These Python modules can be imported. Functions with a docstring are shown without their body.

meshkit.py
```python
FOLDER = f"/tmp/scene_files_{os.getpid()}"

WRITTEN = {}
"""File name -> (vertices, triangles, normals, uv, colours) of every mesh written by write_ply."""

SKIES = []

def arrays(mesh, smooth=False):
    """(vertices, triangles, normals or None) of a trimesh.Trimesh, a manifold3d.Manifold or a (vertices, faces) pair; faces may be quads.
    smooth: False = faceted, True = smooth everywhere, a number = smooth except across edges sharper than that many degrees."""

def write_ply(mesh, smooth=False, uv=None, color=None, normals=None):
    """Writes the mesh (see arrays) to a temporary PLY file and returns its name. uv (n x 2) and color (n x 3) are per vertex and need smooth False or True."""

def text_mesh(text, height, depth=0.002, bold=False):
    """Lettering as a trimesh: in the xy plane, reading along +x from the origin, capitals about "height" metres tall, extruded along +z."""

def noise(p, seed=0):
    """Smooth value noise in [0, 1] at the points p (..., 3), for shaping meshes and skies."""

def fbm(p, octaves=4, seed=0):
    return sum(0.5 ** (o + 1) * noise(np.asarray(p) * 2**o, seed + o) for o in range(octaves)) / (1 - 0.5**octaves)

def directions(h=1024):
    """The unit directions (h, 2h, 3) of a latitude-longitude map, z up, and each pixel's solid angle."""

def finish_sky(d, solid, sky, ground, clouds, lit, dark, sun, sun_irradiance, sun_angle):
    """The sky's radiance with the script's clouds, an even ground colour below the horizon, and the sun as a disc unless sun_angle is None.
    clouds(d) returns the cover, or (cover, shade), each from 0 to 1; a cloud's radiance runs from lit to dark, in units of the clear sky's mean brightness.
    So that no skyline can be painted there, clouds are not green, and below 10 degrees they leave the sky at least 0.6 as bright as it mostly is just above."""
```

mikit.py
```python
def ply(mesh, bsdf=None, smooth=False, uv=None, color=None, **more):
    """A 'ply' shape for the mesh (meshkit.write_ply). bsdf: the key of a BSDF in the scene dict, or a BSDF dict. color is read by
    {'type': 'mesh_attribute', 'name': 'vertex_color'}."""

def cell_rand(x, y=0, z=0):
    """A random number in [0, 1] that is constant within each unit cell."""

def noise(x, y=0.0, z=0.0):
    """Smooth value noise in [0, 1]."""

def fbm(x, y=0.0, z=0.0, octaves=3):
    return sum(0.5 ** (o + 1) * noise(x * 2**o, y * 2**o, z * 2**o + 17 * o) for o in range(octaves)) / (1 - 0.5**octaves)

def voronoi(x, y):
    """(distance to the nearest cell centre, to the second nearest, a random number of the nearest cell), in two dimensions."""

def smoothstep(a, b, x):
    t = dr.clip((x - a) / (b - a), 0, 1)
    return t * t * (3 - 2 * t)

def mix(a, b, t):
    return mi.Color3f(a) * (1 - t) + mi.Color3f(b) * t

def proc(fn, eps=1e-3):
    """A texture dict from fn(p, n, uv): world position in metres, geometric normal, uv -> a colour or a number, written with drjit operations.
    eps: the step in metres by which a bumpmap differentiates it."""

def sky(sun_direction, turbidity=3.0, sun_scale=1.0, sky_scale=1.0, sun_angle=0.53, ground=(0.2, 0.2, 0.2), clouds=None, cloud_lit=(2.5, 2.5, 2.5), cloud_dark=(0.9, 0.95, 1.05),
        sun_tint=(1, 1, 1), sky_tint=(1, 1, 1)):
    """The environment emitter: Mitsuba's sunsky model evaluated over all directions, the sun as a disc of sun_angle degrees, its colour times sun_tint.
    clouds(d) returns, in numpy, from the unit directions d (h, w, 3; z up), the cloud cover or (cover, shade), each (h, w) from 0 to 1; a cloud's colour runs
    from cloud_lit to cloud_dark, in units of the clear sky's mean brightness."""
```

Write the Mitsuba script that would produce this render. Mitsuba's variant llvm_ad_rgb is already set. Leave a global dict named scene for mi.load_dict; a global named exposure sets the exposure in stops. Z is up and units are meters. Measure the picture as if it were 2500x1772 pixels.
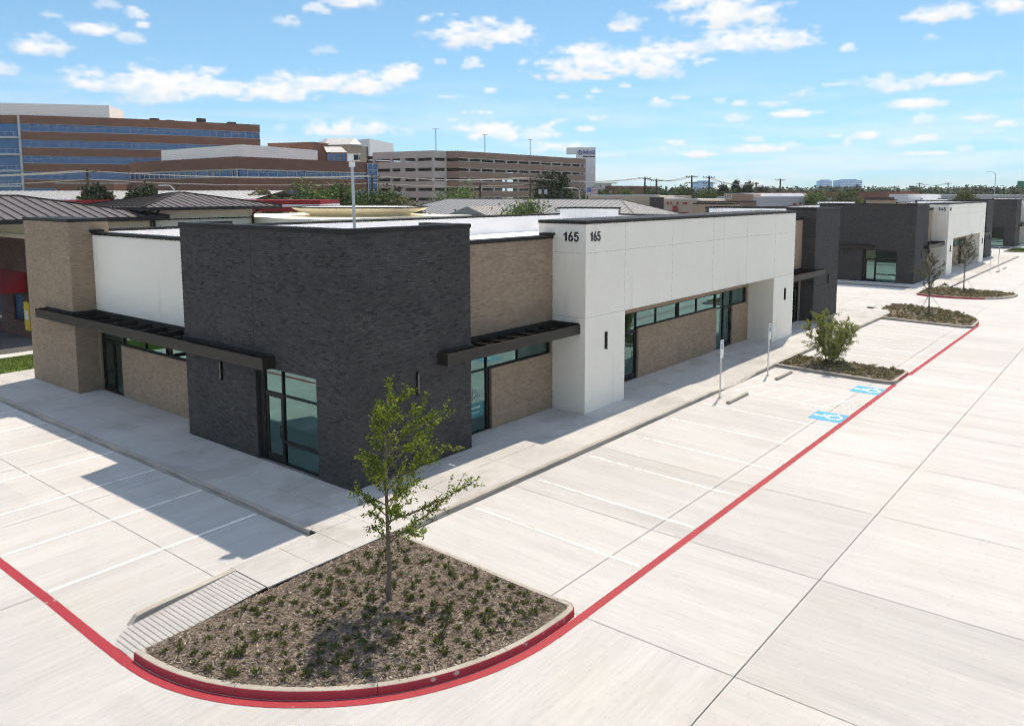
import math, random
import numpy as np
import trimesh, shapely
from shapely.geometry import Polygon, box as sbox, LineString, Point
from shapely.ops import unary_union
from scipy.spatial import Delaunay
import drjit as dr
import mitsuba as mi
import mikit, meshkit
from mikit import proc, noise, fbm, smoothstep, mix, cell_rand

# ------------------------------------------------------------------ camera, sky, exposure
scene, labels = {}, {}
YAW, PITCH, ROLL = 38.44, -6.603, -0.074
CAM = np.array([-13.737, -17.167, 8.441])
F, PPX, PPY, PW, PH = 1933.5, 1287.4, 697.1, 2500.0, 1772.0
_y, _p, _r = np.radians([YAW, PITCH, ROLL])
_fw = np.array([np.cos(_y) * np.cos(_p), np.sin(_y) * np.cos(_p), np.sin(_p)])
_rt = np.cross(_fw, [0, 0, 1]); _rt /= np.linalg.norm(_rt)
_up = np.cross(_rt, _fw) * np.cos(_r) - _rt * np.sin(_r)
T4 = mi.ScalarTransform4f
scene['camera'] = {
    'type': 'perspective', 'fov': float(2 * np.degrees(np.arctan(PW / 2 / F))), 'fov_axis': 'x',
    'principal_point_offset_x': float((PW / 2 - PPX) / PW), 'principal_point_offset_y': float((PH / 2 - PPY) / PH),
    'near_clip': 0.1, 'far_clip': 6000.0,
    'to_world': T4().look_at(origin=CAM.tolist(), target=(CAM + _fw).tolist(), up=_up.tolist())}

SUN = (4.0, 0.98, 7.5)
CLOUDS = [(69.4,8.7,1.9,.58),(71.3,7.3,.8,.41),(62.5,6.7,5.0,1.12),(57.3,6.7,4.7,.65),(51.5,7.4,4.8,.74),(47.7,8.0,1.7,.6),(41.9,10.9,3.9,1.03),(32.1,8.8,5.5,1.27),(23.7,10.0,4.9,.79),(24.6,11.9,3.3,1.2),(27.3,12.7,2.0,.57),(65.5,11.5,.7,.31),(64.3,9.7,1.0,.43),(66.3,10.0,1.6,.39),(50.7,12.8,1.9,.48),(42.3,9.0,.8,.45),(31.7,11.5,1.4,.58),(11.6,10.9,1.9,.53),(8.1,11.1,1.3,.56),(14.5,6.9,1.9,.56),(10.0,7.0,2.2,.38),(19.8,6.7,.9,.35),(12.8,5.6,1.7,.31),(12.3,4.6,1.0,.28),(20.3,5.3,1.4,.21),(50.6,4.4,4.1,.55),(41.0,4.5,2.5,.59),(39.7,4.1,3.8,.47),(35.7,5.1,.7,.25),(33.5,5.3,.8,.22),(15.9,3.7,1.7,.26),(13.6,3.2,.9,.2),(9.2,4.6,1.1,.19),(9.0,3.8,1.1,.16),(23.8,5.1,.9,.27),(27.9,3.5,1.0,.22),(26.3,2.7,1.5,.22),(12.3,2.5,1.7,.17),(17.0,9.3,.5,.25),(12.0,9.6,.5,.27),(21.3,6.0,1.0,.21),(22.6,3.0,2.7,.21),(36.2,3.3,2.1,.31),(34.3,4.5,.9,.22),(7.2,3.2,.8,.19),(67.2,9.9,.7,.26),(63.6,10.5,.5,.27),(68.5,10.6,.6,.18),(44.5,9.1,.5,.18),(37.1,4.5,.6,.28)]
_cr = random.Random(5)
for _k in range(40): CLOUDS.append((_cr.uniform(4, 44) if _k < 34 else _cr.uniform(44, 74), _cr.uniform(2.4, 7.5) if _k < 34 else _cr.uniform(7, 12.5), _cr.uniform(.35, 1.1), _cr.uniform(.10, .22) if _k < 34 else _cr.uniform(.2, .42)))
for _k in range(330):                       # the same kind of fair-weather cumulus all round the horizon and overhead
    a, e = _cr.uniform(78, 362), _cr.uniform(2.5, 70)
    if 0 < (a % 360) < 76: continue
    s = _cr.uniform(.5, 1.6) * (0.6 + e / 9.0 if e < 40 else 5)
    CLOUDS.append((a, e, s * 1.9 / max(.3, math.cos(math.radians(e))), s * _cr.uniform(.28, .5)))

def cloud_cover(d):
    az = np.degrees(np.arctan2(d[..., 1], d[..., 0])); el = np.degrees(np.arcsin(np.clip(d[..., 2], -1, 1)))
    q = np.stack([az * 0.9, el * 2.1, az * 0], -1)
    n1 = meshkit.fbm(q, octaves=6, seed=3); n2 = meshkit.fbm(q * 2.3 + 11, octaves=5, seed=9)
    n3 = meshkit.fbm(q * 1.1 + 40, octaves=4, seed=31)
    best = np.full(az.shape, -9.0); thick = np.ones(az.shape); low = np.zeros(az.shape)
    for i_, (a, e, w, h) in enumerate(CLOUDS):
        small = w < 1.3; al = (.45 + .55 * ((i_ * 37) % 11) / 10) if small else 1.0; da = (az - a + 180) % 360 - 180; de = el - e
        m = (np.abs(da) < 1.7 * w) & (de < 2.2 * h) & (de > -1.6 * h)
        if not m.any(): continue
        w, h = w * 1.12, h * 1.15; x = da[m] / w; y = de[m] / h
        y = np.where(y < 0, y * 1.35, y * 0.85)
        v = 1 - x * x - y * y + (n1[m] - .5) * 2.2 + (n2[m] - .5) * (1.9 if small else 1.0) - 0.06
        b = best[m]; up = v > b
        best[m] = np.where(up, v, b); tk = thick[m]; tk[up] = al; thick[m] = tk; l = low[m]; l[up] = np.clip(.25 - y[up] * .75, 0, 1); low[m] = l
    cover = np.clip((best + .16) / 1.0, 0, 1); cover = cover * cover * (3 - 2 * cover) * thick * np.clip(.72 + (n3 - .36) * 1.6, .55, 1)
    # thin streaks of vapour close to the horizon
    st = meshkit.fbm(np.stack([az * .16, el * 1.7, az * 0 + 4], -1), octaves=5, seed=21)
    band = np.clip(1 - el / 9.0, 0, 1) * (el > 0)
    cover = np.maximum(cover, np.clip((st - .40) * 1.8, 0, .5) * band)
    shade = np.clip(low * .42 + (n2 - .5) * .5, 0, .6)
    return cover * .97, shade

scene['sky'] = mikit.sky(SUN, turbidity=2.6, sun_scale=1.0, sky_scale=1.05, sun_angle=0.53, ground=(.3, .3, .28), clouds=cloud_cover,
                         cloud_lit=(2.9, 2.86, 2.82), cloud_dark=(2.0, 2.08, 2.16), sky_tint=(0.84, 1.03, 1.02))
exposure = 1.8

# ------------------------------------------------------------------ helpers
rng = np.random.default_rng(7)
R = random.Random(11)
def uniq(k):
    if k not in scene and k not in labels and not any(q.startswith(k + '__') for q in scene): return k
    i = _cnt.get(k, 0)
    while True:
        i += 1
        q = f'{k}_{i:03d}'
        if q not in _used: _cnt[k] = i; return q
_cnt, _used, _first = {}, set(), set()
def name(k):
    """A key not used yet: k, then k_001, k_002 ..."""
    if k not in _used: _used.add(k); return k
    i = _cnt.get(k, 0) + 1; _cnt[k] = i
    q = f'{k}_{i:03d}'; _used.add(q); return q
def tag(k, label=None, cat=None, group=None, kind=None):
    e = labels.setdefault(k, {})
    for a, b in (('label', label), ('category', cat), ('group', group), ('kind', kind)):
        if b: e[a] = b
def thing(k, label, cat, group=None):
    k = name(k); tag(k, label, cat, group); return k

_BOXF = np.array([[0,2,1],[0,3,2],[4,5,6],[4,6,7],[0,1,5],[0,5,4],[1,2,6],[1,6,5],[2,3,7],[2,7,6],[3,0,4],[3,4,7]])
class MB:
    """Collects faces into one mesh, with an optional colour per piece."""
    def __init__(s): s.v, s.f, s.c, s.n = [], [], [], 0
    def raw(s, v, f, c=None):
        v = np.asarray(v, float); s.v.append(v); s.f.append(np.asarray(f) + s.n); s.n += len(v)
        s.c.append(np.tile(np.asarray(c if c is not None else (.5, .5, .5), float), (len(v), 1)))
        return s
    def box(s, x0, x1, y0, y1, z0, z1, c=None):
        x0, x1 = min(x0, x1), max(x0, x1); y0, y1 = min(y0, y1), max(y0, y1); z0, z1 = min(z0, z1), max(z0, z1)
        return s.raw([[x0,y0,z0],[x1,y0,z0],[x1,y1,z0],[x0,y1,z0],[x0,y0,z1],[x1,y0,z1],[x1,y1,z1],[x0,y1,z1]], _BOXF, c)
    def mesh(s, m, c=None): return s.raw(m.vertices, m.faces, c)
    def obox(s, p0, p1, depth, z0, z1, c=None, off=0.0):
        """Box whose front runs p0 -> p1 (seen left to right) and which goes back by depth; off moves the front back."""
        p0, p1 = np.array(p0[:2], float), np.array(p1[:2], float)
        t = (p1 - p0) / np.linalg.norm(p1 - p0); n = np.array([-t[1], t[0]])
        a, b = p0 + n * off, p1 + n * off; cc, dd = b + n * depth, a + n * depth
        return s.raw([[*q, z] for z in (z0, z1) for q in (a, b, cc, dd)], _BOXF, c)
    def bar(s, a, b, w, h=None, c=None):
        a, b = np.array(a, float), np.array(b, float); h = h or w
        t = (b - a) / np.linalg.norm(b - a)
        u = np.cross(t, [0, 0, 1.0]) if abs(t[2]) < .95 else np.cross(t, [1.0, 0, 0])
        u /= np.linalg.norm(u); w_ = np.cross(u, t)
        q = [(-1, -1), (1, -1), (1, 1), (-1, 1)]
        v = [e + u * i * w / 2 + w_ * j * h / 2 for e in (a, b) for i, j in q]
        return s.raw(v, _BOXF if np.dot(np.cross(u, w_), t) > 0 else _BOXF[:, ::-1], c)
    def tube(s, pts, rad, sides=6, c=None, cap=True):
        p = np.asarray(pts, float); rad = np.broadcast_to(rad, (len(p),))
        t = np.gradient(p, axis=0); t /= np.linalg.norm(t, axis=1, keepdims=True) + 1e-12
        ref = np.array([0, 0, 1.0]) if abs(t[0, 2]) < .9 else np.array([1.0, 0, 0])
        a = np.cross(t, ref); a /= np.linalg.norm(a, axis=1, keepdims=True) + 1e-12; b = np.cross(t, a)
        an = np.arange(sides) * 2 * np.pi / sides
        v = p[:, None] + rad[:, None, None] * (np.cos(an)[None, :, None] * a[:, None] + np.sin(an)[None, :, None] * b[:, None])
        i, j = np.meshgrid(np.arange(len(p) - 1), np.arange(sides), indexing='ij')
        q = np.stack([i*sides+j, i*sides+(j+1)%sides, (i+1)*sides+(j+1)%sides, (i+1)*sides+j], -1).reshape(-1, 4)
        f = np.vstack([q[:, [0, 1, 2]], q[:, [0, 2, 3]]])
        v = v.reshape(-1, 3)
        if cap:
            m = (len(p) - 1) * sides
            f = np.vstack([f, [[0, k + 1, k] for k in range(1, sides - 1)], [[m, m + k, m + k + 1] for k in range(1, sides - 1)]])
        return s.raw(v, f, c)
    def poly(s, P, z0, z1, c=None):
        for g in getattr(P, 'geoms', [P]):
            if g.area > 1e-6:
                m = trimesh.creation.extrude_polygon(g, z1 - z0, engine='earcut'); m.apply_translation([0, 0, z0]); s.mesh(m, c)
        return s
    def get(s): return np.vstack(s.v), np.vstack(s.f), np.vstack(s.c)
    def add(s, key, bsdf, smooth=False, color=False, M=None, kind=None, label=None, exact=False):
        v, f, c = s.get()
        if M is not None: v = v @ M[:3, :3].T + M[:3, 3]
        k = key if exact else name(key)
        tm = trimesh.Trimesh(v, f, process=False)
        scene[k] = mikit.ply(tm, bsdf, smooth=smooth, color=c if color else None)
        if kind or label: tag(k, label, kind=kind)
        return k

def hcap(x, y):
    """Fall of the car park away from the kerbs of the near building, towards the drive lane."""
    x, y = np.asarray(x, float), np.asarray(y, float)
    return -np.maximum(.0225 * np.clip(-3.0 - y, 0, 4.56), .02 * np.clip(-2.35 - x, 0, 7.1))

def sheet(P, zf, cell=1.5, lift=0.0, skirt=0.0):
    """Polygon P as a sheet that follows the height function, cut in cells; with a skirt downwards along its edge."""
    mb = MB(); x0, y0, x1, y1 = P.bounds
    xs = np.linspace(x0, x1, max(1, int(math.ceil((x1 - x0) / cell))) + 1); ys = np.linspace(y0, y1, max(1, int(math.ceil((y1 - y0) / cell))) + 1)
    rect = abs(P.area - (x1 - x0) * (y1 - y0)) < 1e-6
    if rect:
        X, Y = np.meshgrid(xs, ys, indexing='ij'); Z = zf(X, Y) + lift
        n = len(ys); i, j = np.meshgrid(np.arange(len(xs) - 1), np.arange(n - 1), indexing='ij')
        q = np.stack([i*n+j, (i+1)*n+j, (i+1)*n+j+1, i*n+j+1], -1).reshape(-1, 4)
        mb.raw(np.stack([X, Y, Z], -1).reshape(-1, 3), np.vstack([q[:, [0, 1, 2]], q[:, [0, 2, 3]]]))
    else:
        for i in range(len(xs) - 1):
            for j in range(len(ys) - 1):
                g = P.intersection(sbox(xs[i], ys[j], xs[i+1], ys[j+1]))
                for h in getattr(g, 'geoms', [g]):
                    if h.geom_type != 'Polygon' or h.area < 1e-5: continue
                    v, f = trimesh.creation.triangulate_polygon(shapely.simplify(h, 1e-4), engine='earcut')
                    a = v[f]; cr = (a[:,1,0]-a[:,0,0])*(a[:,2,1]-a[:,0,1]) - (a[:,1,1]-a[:,0,1])*(a[:,2,0]-a[:,0,0])
                    f = np.where((cr < 0)[:, None], f[:, ::-1], f)
                    mb.raw(np.column_stack([v, zf(v[:, 0], v[:, 1]) + lift]), f)
    if skirt:
        ring = np.array(P.exterior.segmentize(cell).coords)
        z = zf(ring[:, 0], ring[:, 1]) + lift; n = len(ring)
        v = np.vstack([np.column_stack([ring, z]), np.column_stack([ring, z - skirt])])
        k = np.arange(n - 1); q = np.stack([k, k + 1, k + 1 + n, k + n], -1)
        if P.exterior.is_ccw: q = q[:, ::-1]
        mb.raw(v, np.vstack([q[:, [0, 1, 2]], q[:, [0, 2, 3]]]))
    return mb

# ------------------------------------------------------------------ materials
def rgb(*c): return {'type': 'rgb', 'value': list(c)}
def pr(key, base, rough=.8, spec=.3, metal=0.0, **more):
    b = base if isinstance(base, dict) else rgb(*base)
    scene[key] = {'type': 'twosided', 'bsdf': {'type': 'principled', 'base_color': b, 'roughness': rough, 'specular': spec, 'metallic': metal, **more}}
def bumped(key, base, bump, scale, rough=.85, spec=.25):
    scene[key] = {'type': 'twosided', 'bsdf': {'type': 'bumpmap', 'texture': bump, 'scale': scale,
                  'bsdf': {'type': 'principled', 'base_color': base, 'roughness': rough, 'specular': spec}}}

def f_lot(p, n, uv):
    side = (p.x < -1.1) & (p.y > -11.83); a, b = dr.select(side, p.y, p.x), dr.select(side, p.x, p.y)       # broom and screed streaks run across the lane
    big = fbm(p.x * .23, p.y * .31, 3.0, 3); mid = fbm(a * 2.3 + 9, b * .30, 1.0, 4)
    fine = fbm(a * 26.0, b * 1.4, 0.0, 3)
    slab = cell_rand(dr.floor((p.x + 1.1) / 4.55), dr.floor((p.y + 3.0) / 4.4), 2)
    tyre = smoothstep(.58, .8, fbm(p.x * 1.1 + 4, p.y * .22, 7.0, 3))
    v = .46 + (big - .5) * .05 + (mid - .5) * .075 + (fine - .5) * .07 + (slab - .5) * .045
    v *= 1 - .05 * tyre
    warm = smoothstep(.56, .78, fbm(p.x * .4 + 31, p.y * .5, 5.0, 3))
    speck = smoothstep(.80, .9, noise(p.x * 13.0 + fine * 3, p.y * 13.0, 2.0)) * .05
    v *= 1 - speck
    return mi.Color3f(v * .985, v * (1.0 - .010 * warm), v * (1.025 - .04 * warm))
pr('concrete_lot', proc(f_lot), rough=.85, spec=.25)
def f_walk(p, n, uv):
    v = .43 + (fbm(p.x * .5, p.y * .5, 2.0, 3) - .5) * .15 + (fbm(p.x * 4, p.y * 21, 0.0, 2) - .5) * .07
    st = smoothstep(.58, .75, fbm(p.x * .9 + 3, p.y * .9, 8.0, 3))
    v *= 1 - .12 * st
    return mi.Color3f(v * .985, v * .995, v * (1.01 - .03 * st))
pr('concrete_walk', proc(f_walk), rough=.85, spec=.25)
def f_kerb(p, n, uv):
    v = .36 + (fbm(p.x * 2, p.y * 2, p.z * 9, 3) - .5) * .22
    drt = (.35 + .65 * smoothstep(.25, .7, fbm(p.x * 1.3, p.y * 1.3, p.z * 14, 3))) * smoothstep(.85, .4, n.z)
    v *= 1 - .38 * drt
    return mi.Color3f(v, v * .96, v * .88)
pr('concrete_kerb', proc(f_kerb), rough=.9, spec=.2)
pr('joint_dark', (.022, .02, .018), .95, .1)
def worn(c, wear):
    def f(p, n, uv):
        t = smoothstep(wear, wear + .12, fbm(p.x * 5.0, p.y * 5.0, p.z * 5, 4)) * .75
        g = .92 + .16 * fbm(p.x * 1.3, p.y * 1.3, p.z, 2)
        return mix(mi.Color3f(*c) * g, mi.Color3f(.42, .40, .37), t)
    return proc(f)
pr('paint_red', worn((.30, .030, .045), .68), .6, .3)
pr('paint_white', worn((.66, .66, .66), .56), .6, .35)
pr('paint_white_sharp', worn((.80, .80, .80), .68), .6, .35)
pr('paint_blue', worn((.075, .34, .57), .64), .6, .35)
pr('brick_vc', {'type': 'mesh_attribute', 'name': 'vertex_color'}, .85, .25)
def f_mort_d(p, n, uv): return mi.Color3f(.032, .033, .036) * (.7 + .6 * fbm(p.x * 3, p.y * 3, p.z * 3, 2))
def f_mort_t(p, n, uv): return mi.Color3f(.25, .195, .15) * (.75 + .5 * fbm(p.x * 3, p.y * 3, p.z * 3, 2))
pr('mortar_dark', proc(f_mort_d), .95, .1); pr('mortar_tan', proc(f_mort_t), .95, .1)
def brick_pattern(cols, mort, bw=.2032, bh=.0677):
    def f(p, n, uv):
        u = dr.select(dr.abs(n.x) > dr.abs(n.y), p.y, p.x)
        row = dr.floor(p.z / bh); uu = u / bw + .5 * (row - 2 * dr.floor(row / 2)); col = dr.floor(uu)
        fu, fv = uu - col, p.z / bh - row
        m = dr.maximum(dr.select((fu < .05) | (fu > .95), 1.0, 0.0), dr.select((fv < .14), 1.0, 0.0))
        r = cell_rand(col, row, 5); r2 = cell_rand(col, row, 9); big = fbm(u * .8, p.z * 1.5, 3.0, 3)
        c = mix(cols[0], cols[1], dr.clip(r * .75 + (big - .5) * 1.0 + .12, 0, 1))
        c = dr.select(r2 > .88, mi.Color3f(*cols[2]), c)
        return mix(c, mi.Color3f(*mort), m * .8)
    return proc(f)
DARKC = [(.046, .044, .045), (.068, .065, .064), (.037, .036, .038)]
TANC = [(.290, .216, .154), (.318, .240, .174), (.262, .194, .138)]
pr('brick_dark_far', brick_pattern(DARKC, (.028, .029, .032)), .85, .25)
pr('brick_tan_far', brick_pattern(TANC, (.27, .215, .17)), .85, .25)
def f_stucco(p, n, uv):
    v = .725 + (fbm(p.x * .7, p.y * .7, p.z * .35, 3) - .5) * .06 + (fbm(p.x * 9, p.y * 9, p.z * 9, 2) - .5) * .05
    run = smoothstep(.62, .85, fbm(p.x * 2.2 + p.y * 2.2, 3.0, p.z * .12, 3)) * .05
    v -= run
    return mi.Color3f(v * 1.03, v * .985, v * .885)
def f_stb(p, n, uv): return fbm(p.x * 60, p.y * 60, p.z * 60, 2)
bumped('stucco', proc(f_stucco), proc(f_stb), .004, .9, .2)
pr('stucco_joint', (.42, .41, .385), .9, .2)
def f_roof(p, n, uv):
    v = .80 + (fbm(p.x * .4, p.y * .4, p.z, 3) - .5) * .10
    seam = dr.select(dr.abs(p.y / 3.0 - dr.floor(p.y / 3.0) - .5) < .012, .93, 1.0)
    return mi.Color3f(v, v * 1.0, v * 1.01) * seam
pr('membrane', proc(f_roof), .6, .3)
def f_met(p, n, uv):
    v = .010 + .006 * fbm(p.x * 2, p.y * 2, p.z * 6, 2); return mi.Color3f(v, v * .95, v * .9)
pr('black_metal', proc(f_met), .5, .22); pr('bronze_fascia', (.026, .023, .020), .45, .25)
pr('frame_black', (.008, .008, .008), .5, .25)
scene['glass'] = {'type': 'blendbsdf', 'weight': .27,
    'a': {'type': 'thindielectric', 'specular_transmittance': rgb(.12, .20, .21), 'specular_reflectance': rgb(.6, .9, .85)},
    'b': {'type': 'conductor', 'specular_reflectance': rgb(.30, .56, .54)}}
pr('interior', (.10, .10, .10), .9, .2); pr('interior_floor', (.16, .155, .15), .8, .2)
pr('steel', (.62, .63, .65), .35, .5, .8); pr('sign_white', (.78, .78, .77), .5, .4); pr('sign_green', (.03, .22, .10), .5, .4)
pr('sign_blue', (.02, .06, .30), .5, .4); pr('sign_grey', (.45, .46, .46), .5, .4); pr('number_black', (.012, .012, .013), .45, .4)
pr('lamp_lens', (.16, .16, .16), .3, .4); pr('lease_teal', (.05, .20, .21), .5, .3); pr('vinyl_pale', (.34, .46, .46), .6, .3)
pr('camera_white', (.72, .72, .72), .4, .5); pr('lens_black', (.015, .015, .015), .2, .5)
def f_mulch(p, n, uv):
    a = fbm(p.x * 9, p.y * 9, 1.0, 3); b = noise(p.x * 60, p.y * 60, 2.0); c = smoothstep(.55, .75, noise(p.x * 110, p.y * 45, 4.0))
    col = mix((.080, .066, .055), (.185, .158, .132), dr.clip(a * .8 + b * .5 - .2, 0, 1))
    return mix(col, mi.Color3f(.34, .31, .27), c * .45)
pr('mulch', proc(f_mulch), .95, .15)
scene['leaf'] = {'type': 'principledthin', 'base_color': {'type': 'mesh_attribute', 'name': 'vertex_color'}, 'roughness': .5, 'diff_trans': .4, 'spec_trans': 0.0, 'eta': 1.3}
pr('far_leaf', {'type': 'mesh_attribute', 'name': 'vertex_color'}, .8, .15)
pr('vc', {'type': 'mesh_attribute', 'name': 'vertex_color'}, .8, .25)
pr('bark', proc(lambda p, n, uv: mi.Color3f(.13, .105, .085) * (.55 + .9 * fbm(p.x * 30, p.y * 30, p.z * 9, 3))), .95, .15)
def f_grass(p, n, uv): return mix((.05, .09, .02), (.15, .20, .05), fbm(p.x * 1.3, p.y * 1.3, 0.0, 4)) * (.6 + .8 * noise(p.x * 40, p.y * 40, 1.0))
pr('grass_base', proc(f_grass), .95, .1)
def f_ground(p, n, uv): return mix((.09, .10, .06), (.20, .19, .17), smoothstep(.4, .6, fbm(p.x * .02, p.y * .02, 0.0, 3)))
pr('city_ground', proc(f_ground), .95, .1)
pr('asphalt', proc(lambda p, n, uv: mi.Color3f(.09, .09, .092) * (.7 + .6 * fbm(p.x * .8, p.y * .8, 0.0, 4))), .9, .2)
def speckled(c, s=.35, k=.5): return proc(lambda p, n, uv: mi.Color3f(*c) * (1 - s / 2 + s * fbm(p.x * k, p.y * k, p.z * k * 2, 3)))
pr('hosp_brick', speckled((.215, .108, .075)), .9, .2); pr('hosp_brick_dark', speckled((.165, .083, .062)), .9, .2)
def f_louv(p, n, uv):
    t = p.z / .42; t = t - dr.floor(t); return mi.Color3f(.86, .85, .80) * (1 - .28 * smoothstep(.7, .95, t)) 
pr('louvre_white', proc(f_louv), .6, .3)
pr('white_panel', speckled((.78, .78, .77), .1), .6, .3); pr('trim_white', (.52, .53, .54), .6, .3)
scene['far_glass'] = {'type': 'blendbsdf', 'weight': .24, 'a': {'type': 'diffuse', 'reflectance': rgb(.012, .022, .04)}, 'b': {'type': 'roughconductor', 'alpha': .08, 'specular_reflectance': rgb(.26, .50, .92)}}
scene['far_glass'] = {'type': 'twosided', 'bsdf': scene['far_glass']}
scene['pale_glass'] = {'type': 'twosided', 'bsdf': {'type': 'blendbsdf', 'weight': .5, 'a': {'type': 'diffuse', 'reflectance': rgb(.22, .34, .50)}, 'b': {'type': 'roughconductor', 'alpha': .1, 'specular_reflectance': rgb(.35, .6, .95)}}}
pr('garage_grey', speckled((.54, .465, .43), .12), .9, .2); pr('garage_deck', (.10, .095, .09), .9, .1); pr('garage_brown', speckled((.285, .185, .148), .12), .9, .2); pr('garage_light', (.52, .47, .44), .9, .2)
pr('metal_grey', (.33, .335, .34), .4, .5, .3); pr('metal_silver', (.48, .49, .49), .5, .4, .2); pr('metal_brown', (.115, .105, .11), .5, .35, .1)
pr('rib_dark', (.022, .021, .021), .6, .25); pr('cream', speckled((.80, .73, .57), .08), .85, .2); pr('cream_pale', speckled((.84, .80, .66), .08), .85, .2)
pr('seam_grey', (.13, .13, .135), .6, .3); pr('red_metal', (.26, .011, .015), .5, .3); pr('white_metal', (.75, .75, .77), .5, .4); pr('yellow', (.75, .50, .03), .6, .3)
pr('old_brick', brick_pattern([(.10, .05, .04), (.17, .09, .07), (.07, .04, .035)], (.13, .10, .09)), .9, .2)
pr('tan_wall', speckled((.42, .34, .26), .12), .9, .2); pr('brown_wall', speckled((.26, .19, .145), .12), .9, .2); pr('grey_wall', speckled((.36, .37, .39), .12), .9, .2); pr('dark_wall', speckled((.06, .05, .05), .2), .9, .2)
pr('pole_wood', (.07, .055, .045), .9, .2); pr('wire', (.30, .29, .28), .6, .3); pr('galv', (.42, .46, .48), .45, .5, .3)
pr('red_awning', (.24, .012, .018), .7, .2)
pr('canopy_deck', (.17, .16, .15), .7, .2)

# ------------------------------------------------------------------ ground, car park, pavements
OX = 64.9
g = MB(); g.raw([[-500, -500, -.35], [2600, -500, -.35], [2600, 2600, -.35], [-500, 2600, -.35]], [[0, 1, 2], [0, 2, 3]])
g.add('ground', 'city_ground', kind='structure')
def arc(cx, cy, r, a0, a1, n):
    a = np.radians(np.linspace(a0, a1, n)); return [(cx + r * math.cos(t), cy + r * math.sin(t)) for t in a]
def rounded(P, r): return P.buffer(-r).buffer(r)
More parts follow.
